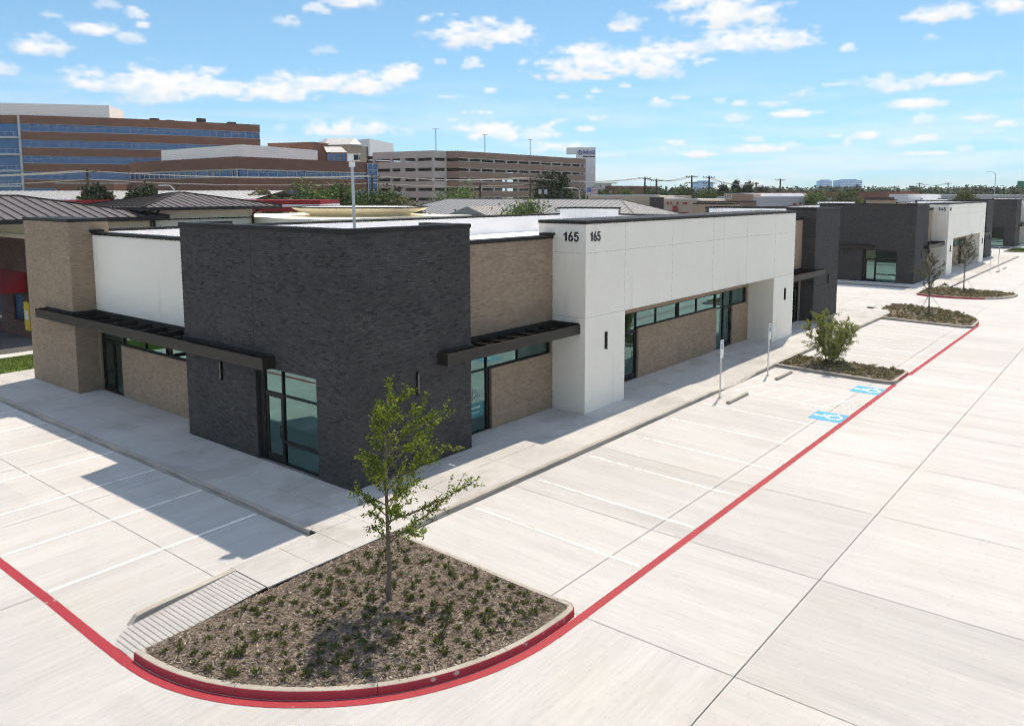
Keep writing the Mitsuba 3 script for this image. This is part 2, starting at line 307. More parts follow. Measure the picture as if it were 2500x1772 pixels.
# outlines: pavement round the near building, the islands of planting
WALK_A = unary_union([sbox(-2.35, -1.2, 0, 24.5), sbox(-2.35, -3.0, 45.0, 0.0), sbox(-4.65, -2.9, -2.3, -1.45), sbox(-2.4, -1.45, -2.3, -1.2), sbox(0, 0, 45, 24.5)])
WALK_A = unary_union([WALK_A, sbox(45, -2.9, 47.4, -1.45)])
WALK_B = shapely.affinity.translate(unary_union([sbox(-2.35, -.3, 0, 24.5), sbox(-2.35, -3.0, 45.0, 0.0), sbox(-4.65, -1.75, -2.3, -.35), sbox(0, 0, 45, 24.5)]), OX) if hasattr(shapely, 'affinity') else None
import shapely.affinity as aff
WALK_B = aff.translate(unary_union([sbox(-2.35, -.3, 0, 24.5), sbox(-2.35, -3.0, 45.0, 0.0), sbox(-4.65, -1.75, -2.3, -.35), sbox(0, 0, 45, 24.5)]), OX)
WALK_C = aff.translate(unary_union([sbox(-2.35, -.3, 0, 24.5), sbox(-2.35, -3.0, 45.0, 0.0)]), 2 * OX)
RAMP_A = Polygon([(-4.65, -2.9), (-4.65, -1.62), (-7.0, -1.70)] + arc(-6.85, -2.4, .68, 105, 190, 6) + [(-7.5, -2.9)])
ISL1 = Polygon([(-1.0, -3.0), (-1.25, -2.9), (-7.5, -2.92)] + arc(-2.0, -2.95, 5.5, 180.5, 268, 28) + [(-1.5, -8.46)] + arc(-1.35, -8.1, .36, 270, 360, 5)[1:])
ISL2 = Polygon([(23.68, -3.0)] + arc(24.1, -8.03, .42, 180, 270, 6) + arc(26.2, -8.03, .42, 270, 360, 6) + [(26.62, -3.0)])
ISL3 = Polygon([(42.62, -2.95)] + arc(43.1, -7.98, .48, 180, 270, 6) + [(44.6, -8.46)] + arc(44.6, -2.95, 5.5, -88, -2, 22) + [(50.1, -1.75), (46.6, -1.75), (44.95, -2.95)])
ISL4 = aff.translate(Polygon([(-1.0, -2.95), (-1.9, -1.78), (-6.9, -1.8)] + arc(-2.0, -2.95, 5.5, 178, 268, 28) + [(-1.5, -8.46)] + arc(-1.35, -8.1, .36, 270, 360, 5)[1:]), OX)
ISL5 = sbox(119.5, -2.6, 126.8, -.4).buffer(.3)
LOT = unary_union([sbox(-45, -75, 135, -2.9), sbox(-45, -3, -2.2, 22.8), sbox(44.9, -3, 64, 45), sbox(109.5, -3, 128, 45)])
HOLES = unary_union([WALK_A, WALK_B, WALK_C, RAMP_A, ISL1, ISL2, ISL3, ISL4, ISL5])
LOT = LOT.difference(HOLES.buffer(-.02))

mb = sheet(sbox(-45, -75, 135, 45), lambda x, y: hcap(x, y) * 1.0 + 0 * x, cell=2.5, lift=-.05); mb.add('parking_lot__joint_bed', 'joint_dark'); tag('parking_lot', kind='structure')
h_lot = hcap
def pieces(P, xs, ys):
    for a, b in zip(xs[:-1], xs[1:]):
        for c, e in zip(ys[:-1], ys[1:]):
            q = P.intersection(sbox(a, c, b, e))
            for h in getattr(q, 'geoms', [q]):
                if h.geom_type == 'Polygon' and h.area > .05: yield h
BIG = LOT.intersection(sbox(-14, -11.83, -1.1, 1.07)).difference(sbox(-4.9, -1.47, -2.2, 1.07))
south = LOT.intersection(sbox(-45, -75, 135, -3.0)).difference(BIG); west = LOT.intersection(sbox(-45, -3.0, -2.2, 23)).difference(BIG); east = LOT.intersection(sbox(44, -3.0, 64, 45)); east2 = LOT.intersection(sbox(109, -3, 129, 45))
xs = [-1.1 + 4.55 * k for k in range(-10, 31)]
ys = [-75] + [-11.83 - 4.27 * k for k in range(14, -1, -1)] + [-7.56, -3.0]
sl = list(pieces(south, xs, ys))
sl += list(pieces(west, [-45, -37, -32.3, -27.7, -23.1, -18.6, -14.0, -9.45, -4.9, -2.2], [-3.0] + [1.07 + 4.55 * k for k in range(0, 5)] + [23]))
sl += [h for h in getattr(BIG, 'geoms', [BIG]) if h.area > .05]
sl += list(pieces(east, [44, 47.6, 52.2, 56.8, 61.4, 66], [-3.0, 1.5, 6, 10.5, 15, 19.5, 24, 28.5, 33, 37.5, 45])) + list(pieces(east2, [109, 114, 119, 124, 129], [-3, 5, 15, 25, 45]))
cc = lambda h: (h.centroid.x, h.centroid.y)
def seen(x, y, z=0.0, m=60):
    v = np.array([x, y, z]) - CAM; dpt = v @ _fw
    if dpt < 1: return False
    return -m < PPX + F * (v @ _rt) / dpt < PW + m and -m < PPY - F * (v @ _up) / dpt < PH + m
sl.sort(key=lambda h: math.hypot(cc(h)[0] - CAM[0], cc(h)[1] - CAM[1]))
far = MB(); nsl = 0
for h in sl:
    hh = h.buffer(-.011, join_style=2)
    if hh.is_empty or hh.geom_type != 'Polygon': continue
    near_view = any(seen(*q, m=200) for q in list(h.exterior.coords)[::2] + [cc(h)])
    m = sheet(hh, h_lot, cell=.6 if (cc(h)[0] < -1 and cc(h)[1] > -14 and cc(h)[0] > -14) else 2.3, skirt=.04)
    if near_view and nsl < 230: m.add('parking_lot__slab', 'concrete_lot'); nsl += 1
    else: far.raw(*m.get()[:2])
far.add('parking_lot__far_slab', 'concrete_lot', kind='stuff')

# pavements: panels with joints; a shallow dip where the access aisle meets the near pavement
def z_walk(x, y):
    x, y = np.asarray(x, float), np.asarray(y, float)
    k = np.clip((x - 16.9) / 1.2, 0, 1) * np.clip((21.4 - x) / 1.2, 0, 1) * np.clip((-1.1 - y) / .9, 0, 1)
    return .15 - .14 * k
def walkway(key, P, xs, ys, zf, hole=None):
    mbj = MB()
    for h in getattr(P, 'geoms', [P]): mbj.raw(*sheet(h.buffer(-.02), zf, cell=.75, lift=-.09).get()[:2])
    mbj.add(key + '__joint_bed', 'joint_dark'); tag(key, kind='structure')
    for h in pieces(P, xs, ys):
        hh = h.buffer(-.006, join_style=2)
        if hh.is_empty or hh.geom_type != 'Polygon': continue
        sheet(hh, zf, cell=.75, skirt=.03).add(key + '__panel', 'concrete_walk')
inA = sbox(1.27, 1.17, 42.5, 22.2)
def frange(a, b, s): return list(np.arange(a, b + 1e-6, s))
walkway('sidewalk', WALK_A.difference(sbox(-.95, -3.0, 45, -2.85)).difference(sbox(-2.35, -1.2, -2.2, 24.5)).difference(inA).buffer(0),
        [-4.65, -3.4, -2.3, -1.15, 0] + frange(1.5, 45.2, 2.93) + [47.4], [-2.9, -1.45, 0, 1.5] + frange(3.9, 24.5, 2.575), z_walk)
walkway('sidewalk_001', WALK_B.difference(aff.translate(inA, OX)).buffer(0), [OX - 4.65, OX - 2.3, OX] + frange(OX + 3, OX + 45, 3), [-3.0, -1.7, -.3, 1.5] + frange(4.5, 24.6, 3.35), lambda x, y: .15 + 0 * x)
sheet(WALK_C, lambda x, y: .15 + 0 * x, cell=4).add('sidewalk_002', 'concrete_walk', kind='structure')
_used.update(['sidewalk', 'sidewalk_001', 'sidewalk_002'])

def kerb(key, path, w=.15, side=1, ztop=None, zbot=None, bsdf='concrete_kerb', seg=3.05, paint=None, r=.025):
    """A kerb along the path (its outer face), w wide towards side (+1 = left of the path), in segments; paint(x, y) -> True where the face is red."""
    L = LineString(path); n = max(1, round(L.length / seg)); edges = np.linspace(0, L.length, n + 1)
    for a, b in zip(edges[:-1], edges[1:]):
        a += .006; b -= .006
        ss = [a] + [s for s in np.cumsum([0] + [LineString(path[i:i+2]).length for i in range(len(path) - 1)]) if a + .02 < s < b - .02] + [b]
        ss = sorted(set(ss + list(np.linspace(a, b, max(2, int((b - a) / .6) + 1)))))
        P = np.array([L.interpolate(s).coords[0][:2] for s in ss]); tg = np.array([np.array(L.interpolate(min(s + .02, L.length)).coords[0][:2]) - np.array(L.interpolate(max(s - .02, 0)).coords[0][:2]) for s in ss])
        tg /= np.linalg.norm(tg, axis=1, keepdims=True); nn = np.stack([-tg[:, 1], tg[:, 0]], -1) * side
        zt = np.array([ztop(*p) for p in P]); zb = np.array([zbot(*p) for p in P])
        prof = [(0, 0, 'b'), (.012, .8, 'm'), (.02, .94, 'm'), (.05, 1.0, 'm'), (w, 1.0, 'm'), (w, 0, 'b')]
        V = []
        for o, t, _ in prof: V.append(np.column_stack([P + nn * o, (zb - .06) + (zt - zb + .06) * t]))
        V = np.stack(V, 1); m, k = V.shape[:2]
        i, j = np.meshgrid(np.arange(m - 1), np.arange(k - 1), indexing='ij')
        q = np.stack([i*k+j, (i+1)*k+j, (i+1)*k+j+1, i*k+j+1], -1).reshape(-1, 4)
        if side < 0: q = q[:, ::-1]
        f = np.vstack([q[:, [0, 1, 2]], q[:, [0, 2, 3]]]); v = V.reshape(-1, 3)
        cap = [[0, t, t + 1] for t in range(1, k - 1)] + [[(m-1)*k, (m-1)*k + t + 1, (m-1)*k + t] for t in range(1, k - 1)]
        mb = MB(); mb.raw(v, np.vstack([f, cap])); mid = P[len(P) // 2]
        mb.add(key + '__segment', bsdf)
        if paint and paint(*mid):                    # red paint: a skin over the face and the front of the top
            V2 = []
            for (o, t, _) in [(-.004, 0, 0), (.006, .8, 0), (.014, .955, 0), (.024, 1.0, 0)]: V2.append(np.column_stack([P + nn * o, (zb - .06) + (zt - zb + .06) * t]))
            V2 = np.stack(V2, 1); k2 = 4
            i, j = np.meshgrid(np.arange(m - 1), np.arange(k2 - 1), indexing='ij')
            q = np.stack([i*k2+j, (i+1)*k2+j, (i+1)*k2+j+1, i*k2+j+1], -1).reshape(-1, 4)
            if side < 0: q = q[:, ::-1]
            MB().raw(V2.reshape(-1, 3), np.vstack([q[:, [0, 1, 2]], q[:, [0, 2, 3]]])).add(key + '__red_paint', 'paint_red')
    tag(key, kind='structure'); _used.add(key)
hs = lambda x, y: float(h_lot(x, y))
zw = lambda x, y: float(z_walk(x, y)) if (x < 46) else .15
kerb('kerb', [(x, -3.0) for x in [-.95, 5, 10, 15, 16.9, 17.5, 18.1, 19, 20.2, 20.8, 21.4, 26.65, 34, 45.0]], .15, 1, zw, hs)
kerb('kerb_002', [(-2.35, 24.4), (-2.35, 10), (-2.35, -1.2)], .15, 1, zw, hs)
kerb('kerb_003', [(45.0, -1.4), (45.0, 24.4)], .15, 1, lambda x, y: .15, lambda x, y: 0.0)
kerb('kerb_004', [(OX + 1.3, -3.02), (OX + 44.6, -3.02)], .15, 1, lambda x, y: .152, lambda x, y: 0.0, seg=6)
kerb('kerb_005', [(OX - 2.37, 24.4), (OX - 2.37, -.32), (OX - 4.65, -.33)], .15, 1, lambda x, y: .152, lambda x, y: 0.0, seg=6)
# the ramp beside the front island: grooved concrete, with a low wedge of kerb on its far side
def z_ramp(x, y): return .15 + (np.asarray(x, float) + 4.65) * (.25 / 2.85)
sheet(RAMP_A, z_ramp, cell=.6, lift=-.012).add('ramp__groove_bed', 'joint_dark'); tag('ramp', kind='structure'); _used.add('ramp')
gx = -4.67
while gx > -7.5:
    s_ = RAMP_A.intersection(sbox(gx - .095, -2.86, gx, -1.4)).buffer(-.002)
    if not s_.is_empty and s_.geom_type == 'Polygon': sheet(s_, z_ramp, cell=.7, skirt=.02).add('ramp__ridge', 'concrete_walk')
    gx -= .105
wedge = MB(); wx = [-4.66, -5.6, -6.6, -6.85, -7.02]; wz = [.16, .125, .10, .07, -.10]
V = []
for x, z in zip(wx, wz):
    yy = -1.60 + (x + 4.66) * .022
    V.append([[x, yy - .09, -.2], [x, yy - .09, z], [x, yy + .06, z], [x, yy + .06, -.2]])
V = np.array(V).reshape(-1, 3); q = []
for i in range(len(wx) - 1):
    for j in range(4): q.append([i*4+j, i*4+(j+1)%4, (i+1)*4+(j+1)%4, (i+1)*4+j])
q = np.array(q); wedge.raw(V, np.vstack([q[:, [0, 1, 2]], q[:, [0, 2, 3]], [[16, 17, 18], [16, 18, 19]]])).add('ramp__wedge_kerb', 'concrete_kerb')
# the same at the far end of the near building: nose of kerb and a plain ramp
sheet(sbox(47.4, -1.72, 50, -.75), lambda x, y: np.clip(.15 - (x - 47.4) * .06, 0.004, .15), cell=.6, skirt=.1).add('ramp_001', 'concrete_walk', kind='structure')
sheet(aff.translate(sbox(-7.0, -1.7, -4.65, -.4), OX), lambda x, y: np.clip(.15 - (OX - 4.65 - x) * .065, .004, .15), cell=.6, skirt=.1).add('ramp_002', 'concrete_walk', kind='structure')
_used.update(['ramp_001', 'ramp_002'])

# painted markings
def strip(a, b, w, lift=.004, step=.5):
    L = LineString([a, b]).buffer(w / 2, cap_style=2); return L
def paint(key, P, bsdf, lift=.006):
    mb = MB()
    for h in getattr(P, 'geoms', [P]): mb.raw(*sheet(h, h_lot, cell=.8, lift=lift).get()[:2])
    mb.add(key, bsdf)
S0 = 1.56
for k in range(6):
    paint('parking_lot__stall_line', strip((S0 + 2.743 * k, -3.25), (S0 + 2.743 * k - .04, -8.35), .10), 'paint_white')
for x in (18.02, 20.18): paint('parking_lot__stall_line', strip((x, -3.3), (x, -8.35), .10), 'paint_white')
for k in range(5): paint('parking_lot__stall_line', strip((29.3 + 2.743 * k, -3.3), (29.3 + 2.743 * k, -8.35), .10), 'paint_white')
for k in range(1, 15): paint('parking_lot__stall_line', strip((OX + 1.56 + 2.743 * k, -3.3), (OX + 1.56 + 2.743 * k, -8.3), .10), 'paint_white')
for k in range(8): paint('parking_lot__stall_line', strip((-2.36 if k < 3 else -2.4, 1.07 + 2.743 * k), (-7.44, 1.09 + 2.743 * k), .10), 'paint_white_sharp')
for y in (-3.35, -4.3, -5.25, -6.2, -7.1): paint('parking_lot__hatch_stripe', strip((18.1, y), (20.1, y - .68), .09), 'paint_white')
paint('parking_lot__red_line', strip((-1.35, -8.57), (23.9, -8.42), .2), 'paint_red')
paint('parking_lot__red_line', strip((26.3, -8.46), (44.6, -8.50), .2), 'paint_red')
paint('parking_lot__red_line', Polygon([(-7.48, 23), (-7.67, 23), (-7.68, .5), (-7.71, -1.6), (-7.71, -2.95), (-7.51, -2.95), (-7.51, -1.6), (-7.48, .5)]), 'paint_red')
gut = Polygon(arc(-2.0, -2.95, 5.52, 179, 270, 30) + arc(-2.0, -2.95, 5.70, 270, 179, 30)); gut = unary_union([gut, Polygon([(-2.05, -8.46), (-1.3, -8.47), (-1.3, -8.66), (-2.05, -8.66)])])
paint('parking_lot__red_line', gut.difference(ISL1), 'paint_red', .007)
# access symbols: a blue field with a white wheelchair
def chair_symbol():
    p = [Point(.0, .47).buffer(.095), LineString([(-.0, .36), (.02, .06), (.26, .06), (.36, -.26), (.44, -.23)]).buffer(.05), LineString([(.0, .22), (.24, .22)]).buffer(.042)]
    ring = Point(.06, -.17).buffer(.31).difference(Point(.06, -.17).buffer(.225)); cut = Polygon([(.08, -.1), (.6, .5), (.02, .6), (-.05, .1)])
    return unary_union(p + [ring.difference(cut)])
SYM = chair_symbol()
for x0 in (16.14, 21.4):
    paint('parking_lot__accessible_field', sbox(x0, -8.40, x0 + 1.24, -7.17), 'paint_blue')
    paint('parking_lot__accessible_symbol', aff.translate(aff.scale(SYM, 1.02, 1.02, origin=(0, 0)), x0 + .58, -7.80), 'paint_white_sharp', .010)
def flat_text(key, text, h, x, y, z, bsdf):
    m = meshkit.text_mesh(text, h, .004, bold=True); m.apply_translation([x, y, z]); MB().mesh(m).add(key, bsdf)
flat_text('parking_lot__lettering', 'NO', .34, 18.75, -7.72, float(h_lot(19, -7.6)) + .006, 'paint_white')
flat_text('parking_lot__lettering', 'PARKING', .34, 18.2, -8.24, float(h_lot(19, -8.1)) + .006, 'paint_white')

# grass, far pavements
sheet(sbox(-20, 24.6, 6, 28.6), lambda x, y: .12 + 0 * x, cell=2).add('lawn__soil', 'grass_base'); tag('lawn', kind='structure')
sheet(sbox(-20, 28.6, 6, 29.6), lambda x, y: .14 + 0 * x, cell=2, skirt=.2).add('path', 'concrete_walk', kind='structure')
sheet(sbox(-25, 22.8, -2.35, 24.6), lambda x, y: .13 + 0 * x, cell=2).add('path_001', 'concrete_walk', kind='structure')
sheet(sbox(-25, 29.6, 60, 70), lambda x, y: 0 * x - .02, cell=10).add('road', 'asphalt', kind='structure')
_used.update(['path', 'path_001', 'road', 'lawn', 'ground', 'parking_lot'])
def blades(P, n, hmin, hmax, w, z, cols):
    x0, y0, x1, y1 = P.bounds; pts = np.column_stack([rng.uniform(x0, x1, n), rng.uniform(y0, y1, n)])
    pts = pts[shapely.contains_xy(P, pts[:, 0], pts[:, 1])]; n = len(pts); a = rng.uniform(0, 6.28, n); h = rng.uniform(hmin, hmax, n)
    d = np.column_stack([np.cos(a), np.sin(a)]) * w / 2; ln = rng.normal(0, .35, (n, 2)) * h[:, None]
    V = np.empty((n, 3, 3)); V[:, 0, :2] = pts - d; V[:, 1, :2] = pts + d; V[:, 2, :2] = pts + ln; V[:, :2, 2] = z; V[:, 2, 2] = z + h
    C = np.array(cols)[rng.integers(0, len(cols), n)] * rng.uniform(.7, 1.25, (n, 1))
    mb = MB(); mb.v = [V.reshape(-1, 3)]; mb.f = [np.arange(3 * n).reshape(-1, 3)]; mb.c = [np.repeat(C, 3, 0)]; mb.n = 3 * n; return mb
GRS = [(.10, .16, .03), (.17, .22, .06), (.08, .13, .03)]
blades(sbox(-8, 24.7, 5, 28.5), 16000, .04, .1, .03, .12, GRS).add('grass', 'leaf', color=True, kind='stuff'); tag('grass', 'short green lawn strip beside the tan pillar')
# the islands: kerb, mulch, plants
def mulch_bed(key, P, zt, step, amp, chips):
    x0, y0, x1, y1 = P.bounds
    gx, gy = np.meshgrid(np.arange(x0, x1, step), np.arange(y0, y1, step)); pts = np.column_stack([gx.ravel(), gy.ravel()]) + rng.uniform(-.3, .3, (gx.size, 2)) * step
    pts = pts[shapely.contains_xy(P.buffer(-step * .6), pts[:, 0], pts[:, 1])]
    edge = np.array(P.exterior.segmentize(step).coords)[:-1, :2]; al = np.vstack([pts, edge])
    tri = Delaunay(al).simplices; ce = al[tri].mean(1); tri = tri[shapely.contains_xy(P, ce[:, 0], ce[:, 1])]
    a = al[tri]; cr = (a[:,1,0]-a[:,0,0])*(a[:,2,1]-a[:,0,1]) - (a[:,1,1]-a[:,0,1])*(a[:,2,0]-a[:,0,0]); tri = np.where((cr < 0)[:, None], tri[:, ::-1], tri)
    def zz(q):
        dist = shapely.distance(P.exterior, shapely.points(q)); p3 = np.column_stack([q, q[:, 0] * 0])
        return zt(q[:, 0], q[:, 1]) + np.minimum(dist, .8) * .05 + (meshkit.fbm(p3 * 3, 3) - .5) * amp + (meshkit.noise(p3 * 16) - .5) * amp * .6 * np.minimum(dist * 5, 1) - .012
    z = zz(al)
    MB().raw(np.column_stack([al, z]), tri).add(key + '__mulch', 'mulch', smooth=True); tag(key, kind='structure'); _used.add(key)
    if chips:
        n = chips; q = np.column_stack([rng.uniform(x0, x1, n), rng.uniform(y0, y1, n)]); q = q[shapely.contains_xy(P, q[:, 0], q[:, 1])]; n = len(q)
        zc = zz(q) + .008; an = rng.uniform(0, 6.28, n); L = rng.uniform(.02, .055, n); W = rng.uniform(.005, .012, n)
        u = np.column_stack([np.cos(an), np.sin(an), rng.normal(0, .35, n)]) * L[:, None]; w = np.column_stack([-np.sin(an), np.cos(an), rng.normal(0, .5, n)]) * W[:, None]
        c0 = np.column_stack([q, zc]); V = np.stack([c0 - u - w, c0 + u - w, c0 + u + w, c0 - u + w], 1).reshape(-1, 3)
        k = np.arange(n)[:, None] * 4; f = np.vstack([k + [0, 1, 2], k + [0, 2, 3]])
        pal = np.array([(.27, .235, .195), (.15, .122, .10), (.09, .072, .06), (.20, .165, .135), (.42, .38, .32)]); C = pal[rng.choice(5, n, p=[.24, .3, .22, .18, .06])] * rng.uniform(.75, 1.2, (n, 1))
        mb = MB(); mb.v = [V]; mb.f = [f]; mb.c = [np.repeat(C, 4, 0)]; mb.n = len(V); mb.add(key + '__wood_chip', 'vc', color=True, kind='stuff')
    return zz
def ztop(x, y): return np.where(np.asarray(x) > 40, h_lot(x, y) + .15, h_lot(x, y) + .15)
zt1 = lambda x, y: float(ztop(x, y))
def coords(P, a, b):
    c = list(P.exterior.coords)[:-1]; return c[a:b]
red1 = lambda x, y: x < -1.35
kerb('kerb_006', coords(ISL1, 2, len(ISL1.exterior.coords) - 1) + [(-1.0, -3.0)], .15, 1, zt1, lambda x, y: hs(x, y), seg=2.6, paint=lambda x, y: y < -2.95 and x < -1.2)
kerb('kerb_007', coords(ISL2, 0, 99), .15, 1, zt1, hs, seg=1.25, paint=lambda x, y: y < -8.2 and x > 24.2)
kerb('kerb_008', coords(ISL3, 0, len(ISL3.exterior.coords) - 3), .15, 1, zt1, hs, seg=1.3, paint=lambda x, y: 44.3 < x < 47 and y < -7.6)
kerb('kerb_009', coords(ISL4, 2, len(ISL4.exterior.coords) - 1) + [(OX - 1.0, -2.95)], .15, 1, zt1, hs, seg=2.7, paint=lambda x, y: x < 59.6)
kerb('kerb_010', list(ISL5.exterior.coords)[::3] + [ISL5.exterior.coords[0]], .15, 1, lambda x, y: .15, lambda x, y: 0.0, seg=3)
zA = mulch_bed('planting_bed', ISL1.buffer(-.14).union(ISL1.intersection(sbox(-7.3, -3.2, -1.1, -2.93))).buffer(0), lambda x, y: ztop(x, y) - .005, .09, .05, 30000)
zB = mulch_bed('planting_bed_001', ISL2.buffer(-.14), ztop, .14, .05, 6000)
zC = mulch_bed('planting_bed_002', ISL3.buffer(-.14), ztop, .2, .05, 5000)
zD = mulch_bed('planting_bed_003', ISL4.buffer(-.14), ztop, .2, .05, 4000)
sheet(ISL5.buffer(-.14), lambda x, y: .14 + 0 * x, cell=1).add('lawn_001', 'grass_base', kind='structure'); _used.add('lawn_001')

# ------------------------------------------------------------------ plants
def leaf_quads(pos, dirs, ups, L, W, cols, fold=.25):
    """Diamond leaves, folded a little along the midrib: four triangles' worth of two quads each."""
    n = len(pos); dirs = dirs / (np.linalg.norm(dirs, axis=1, keepdims=True) + 1e-9)
    s = np.cross(dirs, ups); s /= (np.linalg.norm(s, axis=1, keepdims=True) + 1e-9); u = np.cross(s, dirs)
    L = np.broadcast_to(L, (n,))[:, None]; W = np.broadcast_to(W, (n,))[:, None]
    a = pos; t = pos + dirs * L; m = pos + dirs * L * .45
    l = m + s * W + u * W * fold; r = m - s * W + u * W * fold
    V = np.stack([a, r, t, l], 1).reshape(-1, 3); k = np.arange(n)[:, None] * 4
    return V, np.vstack([k + [0, 1, 2], k + [0, 2, 3]]), np.repeat(cols, 4, 0)
def rawmb(V, F_, C):
    mb = MB(); mb.v = [V]; mb.f = [F_]; mb.c = [C]; mb.n = len(V); return mb
def unit(n, r):
    v = r.normal(size=(n, 3)); return v / np.linalg.norm(v, axis=1, keepdims=True)
def clump_mesh(seed, pal, n=26, L=.12):
    r = np.random.default_rng(seed); a = r.uniform(0, 6.28, n); e = r.uniform(.25, 1.35, n)
    d = np.column_stack([np.cos(a) * np.cos(e), np.sin(a) * np.cos(e), np.sin(e)]); st = np.column_stack([np.cos(a), np.sin(a), a * 0]) * r.uniform(0, .05, n)[:, None]
    st[:, 2] = r.uniform(0, .07, n); c = np.array(pal)[r.integers(0, len(pal), n)] * r.uniform(.7, 1.3, (n, 1))
    return leaf_quads(st, d, unit(n, r), r.uniform(.6, 1.25, n) * L, .018 * L / .12, c)
CLP = [(.07, .10, .03), (.13, .16, .04), (.05, .075, .03), (.16, .155, .06), (.10, .085, .05)]
CLP2 = [(.20, .19, .10), (.27, .235, .13), (.13, .14, .06), (.32, .27, .17)]
clumps = [rawmb(*clump_mesh(s, CLP, 30, L)) for s, L in ((1, .11), (2, .12), (3, .13), (4, .12), (5, .14))]
cl_dict = [mikit.ply(trimesh.Trimesh(*c.get()[:2], process=False), 'leaf', color=c.get()[2]) for c in clumps]
INN = ISL1.buffer(-.3); spots = []
for i in range(24):
    for j in range(22):
        x = -7.6 + i * .30 + (j % 2) * .15; y = -8.5 + j * .27
        x += rng.normal(0, .06); y += rng.normal(0, .06)
        if INN.contains(Point(x, y)) and math.hypot(x + 3.36, y + 5.28) > .3 and rng.random() < .93: spots.append((x, y))
spots = spots[:300] if len(spots) <= 300 else [spots[i] for i in np.sort(rng.permutation(len(spots))[:300])]
for x, y in spots:
    k = thing('ground_cover_plant', 'small green leafy clump planted in the mulch of the red kerbed front corner bed', 'plant', 'ground cover plants in the front corner bed')
    z = float(zA(np.array([[x, y]]))[0]); sc = rng.uniform(.45, 1.0)
    scene[k] = {**cl_dict[rng.integers(0, 5)], 'to_world': T4().translate([x, y, z - .01]).rotate([0, 0, 1], float(rng.uniform(0, 360))).scale([sc, sc, sc * float(rng.uniform(.7, 1.1))])}
def cover(key, P, n, zz, pal, L):
    x0, y0, x1, y1 = P.bounds; q = np.column_stack([rng.uniform(x0, x1, n), rng.uniform(y0, y1, n)]); q = q[shapely.contains_xy(P, q[:, 0], q[:, 1])]
    base = [clump_mesh(40 + s, pal, 18, L) for s in range(4)]; z = zz(q); mb = MB(); pick = rng.integers(0, 4, len(q))
    for (x, y), h, b in zip(q, z, pick):
        V, F_, C = base[b]; a = rng.uniform(0, 6.28); ca, sa = np.cos(a), np.sin(a); s = rng.uniform(.7, 1.3)
        W = np.column_stack([(V[:, 0] * ca - V[:, 1] * sa) * s + x, (V[:, 0] * sa + V[:, 1] * ca) * s + y, V[:, 2] * s + h - .01])
        mb.v.append(W); mb.f.append(F_ + mb.n); mb.c.append(C * rng.uniform(.75, 1.25)); mb.n += len(W)
    k = name(key); mb.add(k, 'leaf', color=True, exact=True, kind='stuff')
    return k
tag(cover('ground_cover', ISL2.buffer(-.2), 230, zB, CLP2, .13), 'dense olive ground cover in the narrow bed under the bush')
tag(cover('ground_cover', ISL3.buffer(-.2), 560, zC, CLP2, .13), 'dense olive ground cover in the curved bed under the staked sapling')
tag(cover('ground_cover', ISL4.buffer(-.2), 560, zD, CLP2, .13), 'dense brown green ground cover in the farthest curved bed')
tag(rawmb(*(lambda b: (b.v[0], b.f[0], b.c[0]))(blades(ISL5.buffer(-.2), 5000, .05, .12, .08, .14, GRS))).add('grass_001', 'leaf', color=True, kind='stuff'), 'bright green grass median in front of the farthest dark building'); _used.add('grass_001')

